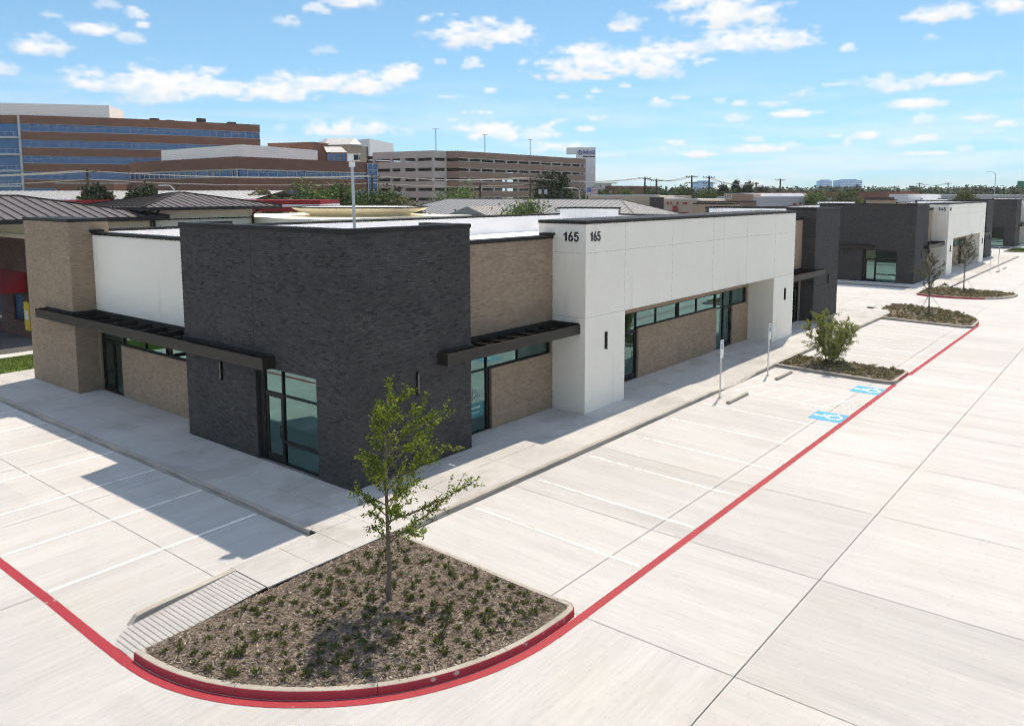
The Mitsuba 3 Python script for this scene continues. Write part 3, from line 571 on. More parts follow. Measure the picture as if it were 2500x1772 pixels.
def branchy_tree(key, base, H, seed, zcrown, nprim, lenf, lean, rtrunk, leafL, pal, per, tip=.5, up=(.55, 1.0), droop=0.0, dens=1.0, twigs=(4, 7)):
    """A young tree: tapered trunk, ascending branches with side twigs, small leaves along both."""
    r = np.random.default_rng(seed); base = np.array(base, float)
    tz = np.linspace(0, 1, 12); wob = np.column_stack([np.cumsum(r.normal(0, .012, 12)), np.cumsum(r.normal(0, .012, 12))]) * H / 4
    trunk = np.column_stack([base[0] + wob[:, 0], base[1] + wob[:, 1], base[2] - .05 + tz * H * .93])
    tm = MB(); tm.tube(trunk, rtrunk * (1 - .82 * tz) + .004 + rtrunk * .45 * np.exp(-tz * 40), 9)
    tm.add(key + '__trunk', 'bark', smooth=True)
    bm = MB(); P, D, U = [], [], []; lean = np.array(lean, float)
    for i in range(nprim):
        f = (i + r.uniform(.1, .9)) / nprim; z = zcrown + (H * .93 - zcrown) * f ** .9
        az = i * 2.399 + r.normal(0, .35); d = np.array([np.cos(az), np.sin(az)]); L = lenf(f) * (1 + .9 * (d @ lean)) * r.uniform(.75, 1.2)
        el = r.uniform(*up) * (1 + .25 * f) * (1 - .45 * (d @ lean))
        ip = np.array([np.interp(base[2] + z, trunk[:, 2], trunk[:, k]) for k in (0, 1)])
        m = 9; t = np.linspace(0, 1, m)
        side = np.array([-d[1], d[0]]) * r.normal(0, .12)
        pts = np.column_stack([ip[0] + (d[0] * np.cos(el) + side[0] * t) * L * t, ip[1] + (d[1] * np.cos(el) + side[1] * t) * L * t, base[2] + z + L * (np.sin(el) * t - droop * t * t)])
        pts[1:] += r.normal(0, .015, (m - 1, 3)) * L
        bm.tube(pts, np.linspace(.013, .003, m) * (L / 1.2 + .4), 5)
        ranges = [(pts, 1.0)]
        for q in range(r.integers(*twigs)):
            s = r.uniform(.25, 1); a0 = np.array([np.interp(s, t, pts[:, k]) for k in range(3)])
            dv = (pts[-1] - pts[0]) / (np.linalg.norm(pts[-1] - pts[0]) + 1e-9) * .8 + unit(1, r)[0] * .75; dv /= np.linalg.norm(dv); l2 = L * r.uniform(.14, .36)
            tw = a0 + dv * np.linspace(0, 1, 5)[:, None] * l2 + np.array([0, 0, .0]); bm.tube(tw, np.linspace(.005, .002, 5), 4); ranges.append((tw, .9))
        for pl, w in ranges:
            ln = np.linalg.norm(np.diff(pl, axis=0), axis=1).sum(); n = max(4, int(per * ln * w * dens)); s = r.uniform(.18 if w == 1.0 else 0, 1, n)
            tt = np.linspace(0, 1, len(pl)); p = np.column_stack([np.interp(s, tt, pl[:, k]) for k in range(3)]); dv = (pl[-1] - pl[0]) / (np.linalg.norm(pl[-1] - pl[0]) + 1e-9)
            P.append(p + r.normal(0, .022, (n, 3))); D.append(dv * .7 + unit(n, r) * .9); U.append(unit(n, r) * .8 + [0, 0, .9])
    bm.add(key + '__branches', 'bark', smooth=True)
    P, D, U = np.vstack(P), np.vstack(D), np.vstack(U); n = len(P)
    c = np.array(pal)[r.integers(0, len(pal), n)] * r.uniform(.75, 1.3, (n, 1))
    rawmb(*leaf_quads(P, D, U, r.uniform(.65, 1.25, n) * leafL, leafL * .30, c)).add(key + '__leaves', 'leaf', color=True, kind='stuff')

ELM = [(.13, .185, .02), (.20, .25, .03), (.09, .135, .02), (.26, .29, .045), (.06, .10, .02)]
k = thing('young_elm_tree', 'young bright green tree with a slim bare trunk in the front mulch bed', 'tree')
branchy_tree(k, (-3.36, -5.28, .04), 4.62, 4, 1.22, 38, lambda f: 1.5 * (1 - .68 * f) * (.7 + .3 * min(1, f * 5)), (.33, -.41), .05, .062, ELM, 80, up=(.34, .76), twigs=(7, 11))
OAK = [(.085, .095, .055), (.12, .12, .07), (.06, .07, .045), (.15, .14, .08)]
k = thing('oak_sapling', 'staked thin oak sapling in the mid distance bed with the red painted tip', 'tree')
branchy_tree(k, (46.9, -5.0, .1), 4.1, 21, 1.25, 26, lambda f: 1.35 * (1 - .55 * f), (.05, -.05), .05, .095, OAK, 42, up=(.35, .9))
for a in (0.6, 2.7, 4.8):
    MB().tube([(46.9 + 1.05 * math.cos(a), -5 + 1.05 * math.sin(a), .12), (46.9, -5, 1.45)], .012, 5).add(k + '__stake', 'pole_wood')
k = thing('oak_sapling', 'staked thin oak sapling in the farthest curved bed, before the building numbered 145', 'tree')
branchy_tree(k, (63.2, -4.4, .12), 4.5, 33, 1.7, 26, lambda f: 1.45 * (1 - .5 * f), (.05, -.05), .05, .095, OAK, 42, up=(.35, .9))
for a in (0.2, 2.3, 4.4):
    MB().tube([(63.2 + .95 * math.cos(a), -4.4 + .95 * math.sin(a), .12), (63.2, -4.4, 1.4)], .012, 5).add(k + '__stake', 'pole_wood')
# the many-stemmed bush
k = thing('crape_myrtle_bush', 'rounded many-stemmed green bush in the narrow kerbed bed by the parking signs', 'bush')
r_ = np.random.default_rng(8); bx, by, bz = 25.45, -5.0, .12; P, D, U = [], [], []; sm = MB()
for i in range(17):
    az = i * 2.399 + r_.normal(0, .3); out = r_.uniform(.15, .95); H = r_.uniform(2.1, 2.85) * (1 - .22 * out); t = np.linspace(0, 1, 8)
    pts = np.column_stack([bx + math.cos(az) * (.08 + out * np.sin(t * 1.9) ** 1.2), by + math.sin(az) * (.08 + out * np.sin(t * 1.9) ** 1.2), bz - .05 + H * t]) + r_.normal(0, .015, (8, 3)); one = MB().tube(pts, np.linspace(.016, .004, 8), 5)
    one.add(k + '__stem', 'bark', smooth=True)
    for q in range(22):
        s = r_.uniform(.2, 1); a0 = np.array([np.interp(s, t, pts[:, c]) for c in range(3)]); dv = unit(1, r_)[0] * .8 + np.array([math.cos(az) * .3, math.sin(az) * .3, .6]); dv /= np.linalg.norm(dv); L = r_.uniform(.2, .55)
        tw = a0 + dv * np.linspace(0, 1, 4)[:, None] * L; sm.tube(tw, np.linspace(.004, .0015, 4), 4); n = 52; s2 = r_.uniform(0, 1, n)
        P.append(np.column_stack([np.interp(s2, np.linspace(0, 1, 4), tw[:, c]) for c in range(3)]) + r_.normal(0, .035, (n, 3))); D.append(dv * .5 + unit(n, r_)); U.append(unit(n, r_) + [0, 0, .9])
sm.add(k + '__twigs', 'bark')
P, D, U = np.vstack(P), np.vstack(D), np.vstack(U); n = len(P); pal = np.array([(.22, .27, .06), (.28, .31, .09), (.16, .20, .05), (.31, .32, .12)])
rawmb(*leaf_quads(P, D, U, r_.uniform(.05, .09, n), .02, pal[r_.integers(0, 4, n)] * r_.uniform(.7, 1.3, (n, 1)))).add(k + '__leaves', 'leaf', color=True, kind='stuff')

# ------------------------------------------------------------------ the retail buildings
ZG = .15
class Facade:
    """Boxes in the terms of a wall: axis 'x' is a wall facing -x (u runs along y), axis 'y' one facing -y (u runs along x); d is depth behind the face."""
    def __init__(s, axis, plane, M=None): s.a, s.p = axis, plane
    def box(s, mb, d0, d1, u0, u1, z0, z1, c=None):
        if s.a == 'x': return mb.box(s.p + d0, s.p + d1, u0, u1, z0, z1, c)
        return mb.box(u0, u1, s.p + d0, s.p + d1, z0, z1, c)
    def wall(s, mb, th, u0, u1, z0, z1, holes=(), d0=0.0):
        us = sorted({u0, u1, *[min(max(h[i], u0), u1) for h in holes for i in (0, 1)]}); zs = sorted({z0, z1, *[min(max(h[i], z0), z1) for h in holes for i in (2, 3)]})
        for a, b in zip(us[:-1], us[1:]):
            run = None
            for c, e in zip(zs[:-1], zs[1:]):
                solid = not any(h[0] < (a + b) / 2 < h[1] and h[2] < (c + e) / 2 < h[3] for h in holes)
                if solid: run = (run[0], e) if run else (c, e)
                if (not solid or e == zs[-1]) and run: s.box(mb, d0, d0 + th, a, b, *run); run = None
        return mb
BL, BH = .2032, .0677
def brick_cols(pal, n, r):
    t = r.random(n) * .75 + .12; big = r.random(n); c = np.array(pal[0]) + (np.array(pal[1]) - np.array(pal[0])) * t[:, None]
    c[big > .90] = pal[2]; return c * r.uniform(.88, 1.12, (n, 1))
def brick_list(u0, u1, z0, z1, holes):
    out = []; row = 0; z = z0
    rows = int(math.ceil((z1 - z0) / BH))
    for row in range(rows):
        a, b = z0 + row * BH, min(z0 + (row + 1) * BH, z1)
        spans = [(u0, u1)]
        for h in holes:
            if h[2] < (a + b) / 2 < h[3]:
                spans = [q for s_ in spans for q in ((s_[0], min(s_[1], h[0])), (max(s_[0], h[1]), s_[1])) if q[1] - q[0] > .02]
        for s0, s1 in spans:
            u = s0 - (BL / 2 if row % 2 else 0)
            while u < s1 - .01:
                c, e = max(u, s0), min(u + BL, s1)
                if e - c > .03: out.append((c, e, a, b))
                u += BL
    return out
def bricks(key, fc, u0, u1, z0, z1, holes, pal, seed, single=0, focus=(0, 0)):
    """Real bricks, 6 mm proud of the mortar: the nearest ones each a piece, the rest one mesh with a tone per brick."""
    r = np.random.default_rng(seed); L = brick_list(u0, u1, z0, z1, holes); n = len(L); cols = brick_cols(pal, n, r)
    ce = np.array([((a + b) / 2, (c + e) / 2) for a, b, c, e in L])
    patch = meshkit.fbm(np.column_stack([ce[:, 0] * .5, ce[:, 1] * 1.2, ce[:, 0] * 0 + seed]), 3); cols *= (1 + (patch - .5) * (.35 if pal is DARKC else .2))[:, None]
    order = np.argsort(np.hypot(ce[:, 0] - focus[0], ce[:, 1] - focus[1])); one = set(order[:single].tolist())
    rest = MB()
    g_ = .0048
    for i, (a, b, c, e) in enumerate(L):
        d = -.006 + r.normal(0, .0012); mb = MB() if i in one else rest
        fc.box(mb, d, .03, a + g_, b - g_, c + g_, e - g_, cols[i])
        if i in one: mb.add(key + '__brick', 'brick_vc', color=True)
    rest.add(key + '__more_bricks', 'brick_vc', color=True, kind='stuff')

def storefront(key, fc, cells, d=.13, bar=.05, deep=.10):
    """cells: (u0, u1, z0, z1, kind); black bars round every cell, a pane in each; 'door' gets wide stiles and a pull."""
    fr = MB()
    done = set()
    for u0, u1, z0, z1, kind in cells:
        w = bar / 2
        for b in ((u0 - w, u0 + w, z0, z1), (u1 - w, u1 + w, z0, z1)):
            q = ('v', round(b[0], 3), round(b[2], 3), round(b[3], 3))
            if q not in done: done.add(q); fc.box(fr, d - deep / 2, d + deep / 2, *b)
        for b in ((u0 + w, u1 - w, z0 - w * .999, z0 + w), (u0 + w, u1 - w, z1 - w, z1 + w * .999)):
            q = ('h', round(b[0], 3), round(b[2], 3))
            if q not in done: done.add(q); fc.box(fr, d - deep / 2 + .002, d + deep / 2 - .002, *b)
        if kind == 'rail': fc.box(fr, d - .03, d + .03, u0 + w, u1 - w, z0 + .66, z0 + .76)
    fr.add(key + '__frame', 'frame_black')
    for u0, u1, z0, z1, kind in cells:
        w = bar / 2; st = .1 if kind == 'door' else 0
        if kind == 'door':
            dm = MB(); a, b = u0 + w + .012, u1 - w - .012
            fc.box(dm, d - .025, d + .025, a, a + st, z0 + w, z1 - w); fc.box(dm, d - .025, d + .025, b - st, b, z0 + w, z1 - w)
            fc.box(dm, d - .024, d + .024, a + st, b - st, z0 + w, z0 + w + .2); fc.box(dm, d - .024, d + .024, a + st, b - st, z1 - w - .1, z1 - w)
            hu = a + st / 2 if fc.a == 'x' else b - st / 2
            for z in (z0 + .88, z0 + 1.18): fc.box(dm, d - .1, d - .025, hu - .012, hu + .012, z - .012, z + .012)
            fc.box(dm, d - .12, d - .095, hu - .014, hu + .014, z0 + .85, z0 + 1.21)
            dm.add(key + '__door', 'frame_black')
            p = (a + st, b - st, z0 + w + .2, z1 - w - .1)
        else: p = (u0 + w, u1 - w, z0 + w, z1 - w)
        mb = MB()
        if fc.a == 'x': mb.raw([[fc.p + d, p[1], p[2]], [fc.p + d, p[0], p[2]], [fc.p + d, p[0], p[3]], [fc.p + d, p[1], p[3]]], [[0, 1, 2], [0, 2, 3]])
        else: mb.raw([[p[0], fc.p + d, p[2]], [p[1], fc.p + d, p[2]], [p[1], fc.p + d, p[3]], [p[0], fc.p + d, p[3]]], [[0, 1, 2], [0, 2, 3]])
        mb.add(key + '__pane', 'glass')

def building(ox, label, number, detail, seed=1):
    B = thing('retail_building', label, 'building', 'single storey retail buildings in a row'); pre = len(scene)
    keys0 = set(scene)
    LX = 42.6
    def put(part, mb, bsdf, **k): return mb.add(f'{B}__{part}', bsdf, **k)
    # openings
    hW = [(1.52, 4.57, ZG, 3.17)]
    hR = [(5.05, 6.93, ZG, 3.10), (6.93, 10.45, 2.33, 3.10)]
    hP = [(14.85, 16.95, ZG, 3.2), (16.95, 25.05, 2.42, 3.2), (25.05, 27.05, ZG, 3.2), (27.05, 28.95, 2.33, 3.2)]
    hR2 = [(36.3, 37.6, ZG, 3.1), (32.4, 36.3, 2.33, 3.1)]
    hWr = [(15.7, 17.6, ZG, 3.0), (8.9, 15.7, 2.3, 3.0)]
    fT, fTs = Facade('x', 0.0), Facade('y', 0.0); fR, fP, fWr, fPl, fPls = Facade('y', .86), Facade('y', .80), Facade('x', .917), Facade('x', 0.0), Facade('y', 17.72)
    fE = Facade('y', 0.0)
    dk, tn = ('mortar_dark', 'mortar_tan') if detail else ('brick_dark_far', 'brick_tan_far')
    # corner tower: the two dark brick walls and their raised returns
    m = MB(); fT.wall(m, .3, 0.0, 8.79, 0, 7.37, hW); fTs.wall(m, .3, .3, 4.94, 0, 7.37); m.box(4.64, 4.94, .3, 1.95, 0, 7.37); m.box(.3, 1.75, 8.49, 8.79, 0, 7.37); k = put('corner_tower', m, dk)
    if detail:
        bricks(k, fT, 0, 4.59, ZG + .01, 7.37, hW, DARKC, seed, 170, (0.3, 1.2)); bricks(k, fT, 4.61, 8.79, ZG + .01, 7.37, hW, DARKC, seed + 7, 0); bricks(k, fTs, -.0055, 4.94, ZG + .01, 7.37, (), DARKC, seed + 1, 130, (.5, 1.6))
    c = MB(); c.box(-.03, .34, -.03, 8.82, 7.371, 7.5); c.box(.34, 4.97, -.03, .34, 7.371, 7.5); c.box(4.6, 4.97, .34, 1.98, 7.371, 7.5); c.box(.34, 1.78, 8.45, 8.82, 7.371, 7.5); put('coping', c, 'black_metal')
    # second tower at the far end
    m = MB(); m.box(37.75, LX, 0, .3, 0, 7.37); m.box(LX - .3, LX, .3, 9.3, 0, 7.37); m.box(37.75, 38.05, .3, 1.95, 0, 7.37); m.box(41, LX - .3, 9.0, 9.3, 0, 7.37); put('far_tower', m, 'brick_dark_far')
    c = MB(); c.box(37.72, LX + .03, -.03, .34, 7.371, 7.5); c.box(LX - .34, LX + .03, .34, 9.33, 7.371, 7.5); c.box(37.72, 38.09, .34, 1.98, 7.371, 7.5); c.box(40.97, LX - .34, 8.96, 9.33, 7.371, 7.5); put('coping', c, 'black_metal')
    # tan brick bays left and right of the white portal
    for (u0, u1, hl, nm) in ((4.94, 10.53, hR, 'tan_bay'), (32.19, 37.75, hR2, 'tan_bay')):
        m = MB(); fR.wall(m, .35, u0, u1, 0, 6.75, hl); k = put(nm, m, tn if (detail and u0 < 10) else 'brick_tan_far')
        if detail and u0 < 10: bricks(k, fR, u0, u1, ZG + .01, 6.75, hl, TANC, seed + 2, 120, (8.5, 1.5))
        c = MB(); c.box(u0 + (.002 if u0 < 10 else 0), u1, .82, 1.25, 6.751, 6.88); c.box(*((u1 - .30, u1 - .002) if u0 < 10 else (u0 + .002, u0 + .3)), .74, 1.28, 6.881, 6.97); put('coping', c, 'black_metal')
    # white stucco portal
    m = MB(); y0, y1 = -.67, 1.5; m.box(10.53, 13.36, y0, y1, 0, 7.32); m.box(29.16, 32.19, y0, y1, 0, 7.32); m.box(13.36, 29.16, y0, y1, 3.79, 7.32); put('white_portal', m, 'stucco')
    c = MB(); c.box(10.50, 32.22, y0 - .03, y1 + .03, 7.321, 7.45); put('coping', c, 'black_metal')
    j = MB()
    for z in (6.23,): j.box(10.527, 10.53, y0, y1, z, z + .014); j.box(10.53, 32.19, y0 - .003, y0, z, z + .014)
    j.box(10.527, 10.53, y0, y1, 3.80, 3.814); j.box(10.53, 13.36, y0 - .003, y0, 3.80, 3.814); j.box(29.16, 32.19, y0 - .003, y0, 3.80, 3.814)
    for x in (13.3, 17.25, 21.3, 25.3, 29.13): j.box(x, x + .012, y0 - .003, y0, 3.82, 7.32)
    put('control_joint', j, 'stucco_joint')
    m = MB(); fP.wall(m, .3, 13.36, 29.16, 0, 3.79, hP); k = put('portal_back_wall', m, 'brick_tan_far')
    if detail: bricks(k, fP, 17.0, 25.03, ZG + .01, 2.40, (), TANC, seed + 3); bricks(k, fP, 27.1, 29.16, ZG + .01, 2.31, (), TANC, seed + 4)
    # west side: white stucco band above tan brick, and the tan pillar
    m = MB(); fWr.wall(m, .35, 8.79, 17.72, 3.2, 6.76); put('stucco_band', m, 'stucco')
    m = MB(); fWr.wall(m, .35, 8.79, 17.72, 0, 3.199, hWr); k = put('tan_base', m, tn)
    if detail: bricks(k, fWr, 8.79, 15.68, ZG + .01, 2.28, (), TANC, seed + 5)
    c = MB(); c.box(.88, 1.30, 8.80, 17.719, 6.761, 6.89); c.box(.80, 1.32, 17.45, 17.715, 6.891, 6.98); put('coping', c, 'black_metal')
    m = MB(); m.box(0, 1.6, 17.72, 22.36, 0, 7.31); k = put('tan_pillar', m, tn)
    if detail:
        bricks(k, fPl, 17.72, 22.36, ZG + .01, 7.31, (), TANC, seed + 6); bricks(k, fPls, -.0055, 1.6, ZG + .01, 7.31, (), TANC, seed + 8)
    c = MB(); c.box(-.03, 1.63, 17.69, 22.39, 7.311, 7.44); put('coping', c, 'black_metal')
    # back, end walls, the raised far corner, roof and its white lining
    m = MB(); m.box(1.6, 40.1, 22.06, 22.36, 0, 6.7); m.box(LX - .3, LX, 9.3, 17.7, 0, 6.7); put('back_wall', m, 'brick_tan_far')
    m = MB(); m.box(40.1, LX, 22.06, 22.36, 0, 7.2); m.box(LX - .3, LX, 17.7, 22.06, 0, 7.2); put('far_pillar', m, 'brick_tan_far')
    c = MB(); c.box(1.63, 40.07, 22.03, 22.4, 6.701, 6.82); c.box(LX - .34, LX + .03, 9.34, 17.67, 6.701, 6.82); c.box(40.07, LX + .03, 22.02, 22.39, 7.201, 7.33); c.box(LX - .34, LX + .03, 17.67, 22.02, 7.201, 7.33); put('coping', c, 'black_metal')
    m = MB(); m.poly(unary_union([sbox(1.28, 1.22, LX - .31, 22.03), sbox(.33, .33, 4.62, 8.47), sbox(38.07, .33, LX - .31, 9), sbox(10.6, -.5, 32.1, 1.4), sbox(.2, 17.9, 1.5, 22.2)]), 5.3, 5.45); put('roof', m, 'membrane')
    m = MB(); m.box(1.62, 40.1, 22.035, 22.058, 5.45, 6.69); m.box(40.1, LX - .32, 22.035, 22.058, 5.45, 7.19); m.box(LX - .325, LX - .302, .31, 8.98, 5.45, 7.36); m.box(LX - .325, LX - .302, 9.32, 17.7, 5.45, 6.69); m.box(LX - .325, LX - .302, 17.7, 22.03, 5.45, 7.19); m.box(40.08, 40.098, 22.07, 22.35, 6.8, 7.19)
    m.box(38.06, LX - .33, .302, .325, 5.45, 7.36); m.box(41.0, LX - .33, 8.975, 8.998, 5.45, 7.36); m.box(.302, .325, .33, 8.48, 5.45, 7.36); m.box(.33, 4.62, .302, .325, 5.45, 7.36); m.box(10.53, 32.19, 1.502, 1.525, 5.45, 7.30); put('parapet_lining', m, 'membrane')
    m = MB(); m.box(.31, LX - .31, .33, 22.05, .02, .14); put('floor', m, 'interior_floor')
    # glazing
    storefront(f'{B}__storefront', fT, [(1.545, 3.36, ZG + .02, 2.34, 'rail'), (1.545, 3.36, 2.34, 3.145, 'p'), (3.36, 4.32, 2.34, 3.145, 'p'), (3.36, 4.32, ZG + .02, 2.34, 'door')], d=.16)
    m = MB(); fT.box(m, .1, .22, 4.346, 4.57, ZG, 3.17); put('jamb_panel', m, 'frame_black')
    storefront(f'{B}__storefront_001', fR, [(5.08, 6.77, ZG + .02, 2.34, 'p'), (5.08, 6.77, 2.34, 3.07, 'p'), (6.77, 8.5, 2.36, 3.07, 'p'), (8.5, 10.42, 2.36, 3.07, 'p')], d=.13)
    m = MB(); fR.box(m, .1, .16, 6.80, 6.925, ZG, 2.33); put('jamb_panel', m, 'frame_black')
    storefront(f'{B}__storefront_002', fP, [(14.88, 15.85, ZG + .02, 2.36, 'p'), (15.85, 16.88, ZG + .02, 2.36, 'door'), (14.88, 16.88, 2.36, 3.17, 'p'), (16.88, 18.7, 2.45, 3.17, 'p'), (18.7, 20.74, 2.45, 3.17, 'p'), (20.94, 22.86, 2.45, 3.17, 'p'), (22.86, 25.0, 2.45, 3.17, 'p'), (25.1, 26.05, 2.36, 3.17, 'p'), (26.05, 27.0, 2.36, 3.17, 'p'), (25.1, 26.05, ZG + .02, 2.36, 'p'), (26.05, 27.0, ZG + .02, 2.36, 'door'), (27.1, 28.92, 2.36, 3.17, 'p')], d=.13)
    storefront(f'{B}__storefront_003', fR, [(36.33, 37.57, ZG + .02, 1.25, 'p'), (36.33, 37.57, 1.25, 2.34, 'p'), (36.33, 37.57, 2.34, 3.07, 'p'), (34.3, 36.3, 2.36, 3.07, 'p'), (32.43, 34.3, 2.36, 3.07, 'p')], d=.13)
    storefront(f'{B}__storefront_004', fWr, [(15.73, 16.6, ZG + .02, 2.34, 'p'), (16.6, 17.57, ZG + .02, 2.34, 'door'), (15.73, 17.57, 2.34, 2.97, 'p'), (13.8, 15.68, 2.33, 2.97, 'p'), (12.15, 13.8, 2.33, 2.97, 'p'), (10.3, 11.85, 2.33, 2.97, 'p'), (8.93, 10.3, 2.33, 2.97, 'p')], d=.13)
    # canopies: fascia box, wall channel, open cross bars
    def canopy(parts, bars, blades_, deck):
        m = MB()
        for b in parts: m.box(*b)
        k = put('canopy', m, 'bronze_fascia')
        for b in bars: MB().box(*b).add(k + '__cross_bar', 'black_metal')
        m = MB()
        for b in deck: m.box(*b, zb + .045, zb + .058)
        m.add(k + '__deck', 'canopy_deck')
        if blades_:
            m = MB()
            for b in blades_: m.box(*b)
            m.add(k + '__louvre_blades', 'black_metal', kind='stuff')
    zt, zb = 3.56, 3.20
    ys_ = [4.6 + 1.18 * i for i in range(14)]
    canopy([(-.45, -.40, 3.5, 20.5, zb, zt), (-.40, -.008, 3.5, 3.55, zb, zt), (-.40, -.008, 20.45, 20.5, zb, zt), (-.06, -.008, 3.55, 8.785, zb + .02, zt + .04), (.855, .909, 8.83, 17.70, zb + .02, zt + .05), (-.06, -.008, 17.715, 20.45, zb + .02, zt + .05), (-.008, .855, 17.655, 17.71, zb + .02, zt + .05), (-.06, .909, 8.797, 8.84, zb + .02, zt)],
           [(-.40, (.85 if 8.9 < y < 17.6 else -.062), y, y + .09, zb + .06, zt - .06) for y in ys_], [(a, a + .035, 3.56, 20.44, zb + .10, zb + .16) for a in (-.30, -.2)] + [(a, a + .05, 8.85, 17.65, zb + .10, zb + .16) for a in (.1, .45)], [(-.40, -.062, 3.55, 8.78), (-.40, .85, 8.85, 17.65), (-.40, -.062, 17.72, 20.44)])
    canopy([(3.4, 10.52, -.45, -.40, zb, zt), (3.4, 3.45, -.40, -.008, zb, zt), (3.45, 4.93, -.06, -.008, zb + .02, zt + .04), (4.945, 5.0, -.06, .80, zb + .02, zt + .04), (5.0, 10.46, .80, .852, zb + .02, zt + .05), (10.46, 10.522, -.40, .852, zb + .02, zt + .05)],
           [(x, x + .06, -.40, (.80 if x > 4.95 else -.062), zb + .08, zt - .06) for x in (4.2, 5.6, 6.4, 7.2, 8.0, 8.8, 9.6)], [(5.0, 10.46, a, a + .04, zb + .16, zb + .22) for a in (-.25, -.1, .05, .2, .35, .5, .65)], [(3.45, 4.93, -.40, -.062), (5.002, 10.45, -.40, .797)])
    canopy([(32.2, 38.6, -.45, -.40, zb, zt), (38.55, 38.6, -.40, -.008, zb, zt), (37.76, 38.55, -.06, -.008, zb + .02, zt + .04), (37.69, 37.745, -.06, .80, zb + .02, zt + .04), (32.25, 37.69, .80, .852, zb + .02, zt + .05), (32.198, 32.25, -.40, .852, zb + .02, zt + .05)],
           [(x, x + .06, -.40, .80, zb + .08, zt - .06) for x in (33, 33.8, 34.6, 35.4, 36.2, 37)], [(32.25, 37.69, a, a + .04, zb + .16, zb + .22) for a in (-.25, -.1, .05, .2, .35, .5, .65)], [(32.26, 37.68, -.40, .797), (37.76, 38.54, -.40, -.062)])
    # slim wall lights
    for b in ((-.09, -.008, 6.46, 6.54, 2.4, 3.04), (2.48, 2.56, -.09, -.008, 2.42, 3.12), (11.88, 11.96, -.76, -.67, 2.45, 3.12), (30.74, 30.82, -.76, -.67, 2.38, 3.05), (40.5, 40.58, -.09, -.002, 2.4, 3.03)):
        lk = MB().box(*b).add(f'{B}__wall_light', 'black_metal'); x0_, x1_, y0_, y1_, z0_, z1_ = b
        lens = (x0_ - .006, x0_ - .001, y0_ + .02, y1_ - .02, z0_ + .05, z1_ - .05) if x0_ < 0 else (x0_ + .02, x1_ - .02, y0_ - .006, y0_ - .001, z0_ + .05, z1_ - .05)
        MB().box(*lens).add(lk + '__lens', 'lamp_lens')
    if number:
        h = .34; one = trimesh.creation.extrude_polygon(Polygon([(.085, 0), (.155, 0), (.155, .34), (.105, .34), (.085, .30), (.02, .265), (.02, .205), (.085, .232)]), .025, engine='earcut')
        rest_ = meshkit.text_mesh(number[1:], h, .025, bold=True); rv = np.array(rest_.vertices); rv[:, 0] = (rv[:, 0] - rv[:, 0].min()) / (rv[:, 0].max() - rv[:, 0].min()) * .47 + .225; rest_.vertices = rv
        t = trimesh.util.concatenate([one, rest_]); v = np.array(t.vertices)
        tx = MB().raw(np.column_stack([10.80 + v[:, 0], -.672 - v[:, 2], 6.68 + v[:, 1]]), t.faces); put('number', tx, 'number_black')
        tx = MB().raw(np.column_stack([10.528 - v[:, 2], .34 - v[:, 0], 6.68 + v[:, 1]]), t.faces); put('number', tx, 'number_black')
    if ox:
        for k in list(scene):
            if k not in keys0: scene[k]['to_world'] = T4().translate([ox, 0, .0])
    return B
B1 = building(0, 'nearest retail building, dark brick corner tower and white portal numbered 165', '165', True)
building(OX, 'second retail building beyond the drive, white portal numbered 145', '145', False)
building(2 * OX, 'farthest dark brick building cut off at the right edge', None, False)
# ------------------------------------------------------------------ small things on the site
def sign_post(x, y, z0, label):
    k = thing('parking_sign', label, 'sign')
    MB().tube([(x, y, z0 - .05), (x, y, z0 + 2.42)], .032, 8).add(k + '__post', 'steel', smooth=40)
    MB().tube([(x, y, z0 - .02), (x, y, z0 + .03)], .10, 10).add(k + '__base', 'steel', smooth=40)
    yf = y - .036
    MB().box(x - .155, x + .155, yf - .004, yf, z0 + 1.98, z0 + 2.44).add(k + '__plate', 'sign_white')
    MB().box(x - .155, x + .155, yf - .004, yf, z0 + 1.68, z0 + 1.965).add(k + '__plate', 'sign_white')
    for t, zz in (('RESERVED', 2.375), ('PARKING', 2.315)):
        m = meshkit.text_mesh(t, .04, .002, bold=True); v = np.array(m.vertices); w = v[:, 0].max(); v[:, 0] = (v[:, 0] / w - .5) * .25
        MB().raw(np.column_stack([x + v[:, 0], yf - .0045 - v[:, 2], z0 + zz + v[:, 1]]), m.faces).add(k + '__lettering', 'sign_green')
    MB().box(x - .085, x + .085, yf - .006, yf - .004, z0 + 2.06, z0 + 2.27).add(k + '__symbol_field', 'sign_blue')
    mm = trimesh.creation.extrude_polygon(aff.scale(SYM, .155, .155, origin=(0, 0)), .001, engine='earcut'); v = np.array(mm.vertices)
    MB().raw(np.column_stack([x - .01 + v[:, 0], yf - .0065 - v[:, 2], z0 + 2.165 + v[:, 1]]), mm.faces).add(k + '__symbol', 'sign_white')
    b = MB()
    for i in range(4): b.box(x - .11, x + .11 - .03 * (i % 2), yf - .0055, yf - .004, z0 + 1.73 + i * .055, z0 + 1.75 + i * .055)
    b.add(k + '__small_print', 'sign_grey')
sign_post(16.55, -3.38, 0.0, 'white accessible parking sign on a steel post, nearest the camera')
sign_post(21.75, -3.37, 0.0, 'white accessible parking sign on a steel post beside the bush bed')
sign_post(83.4, -3.45, 0.0, 'distant parking sign post, left one of the pair before the 145 building')
sign_post(89.1, -3.45, 0.0, 'distant parking sign post, right one of the pair before the 145 building')
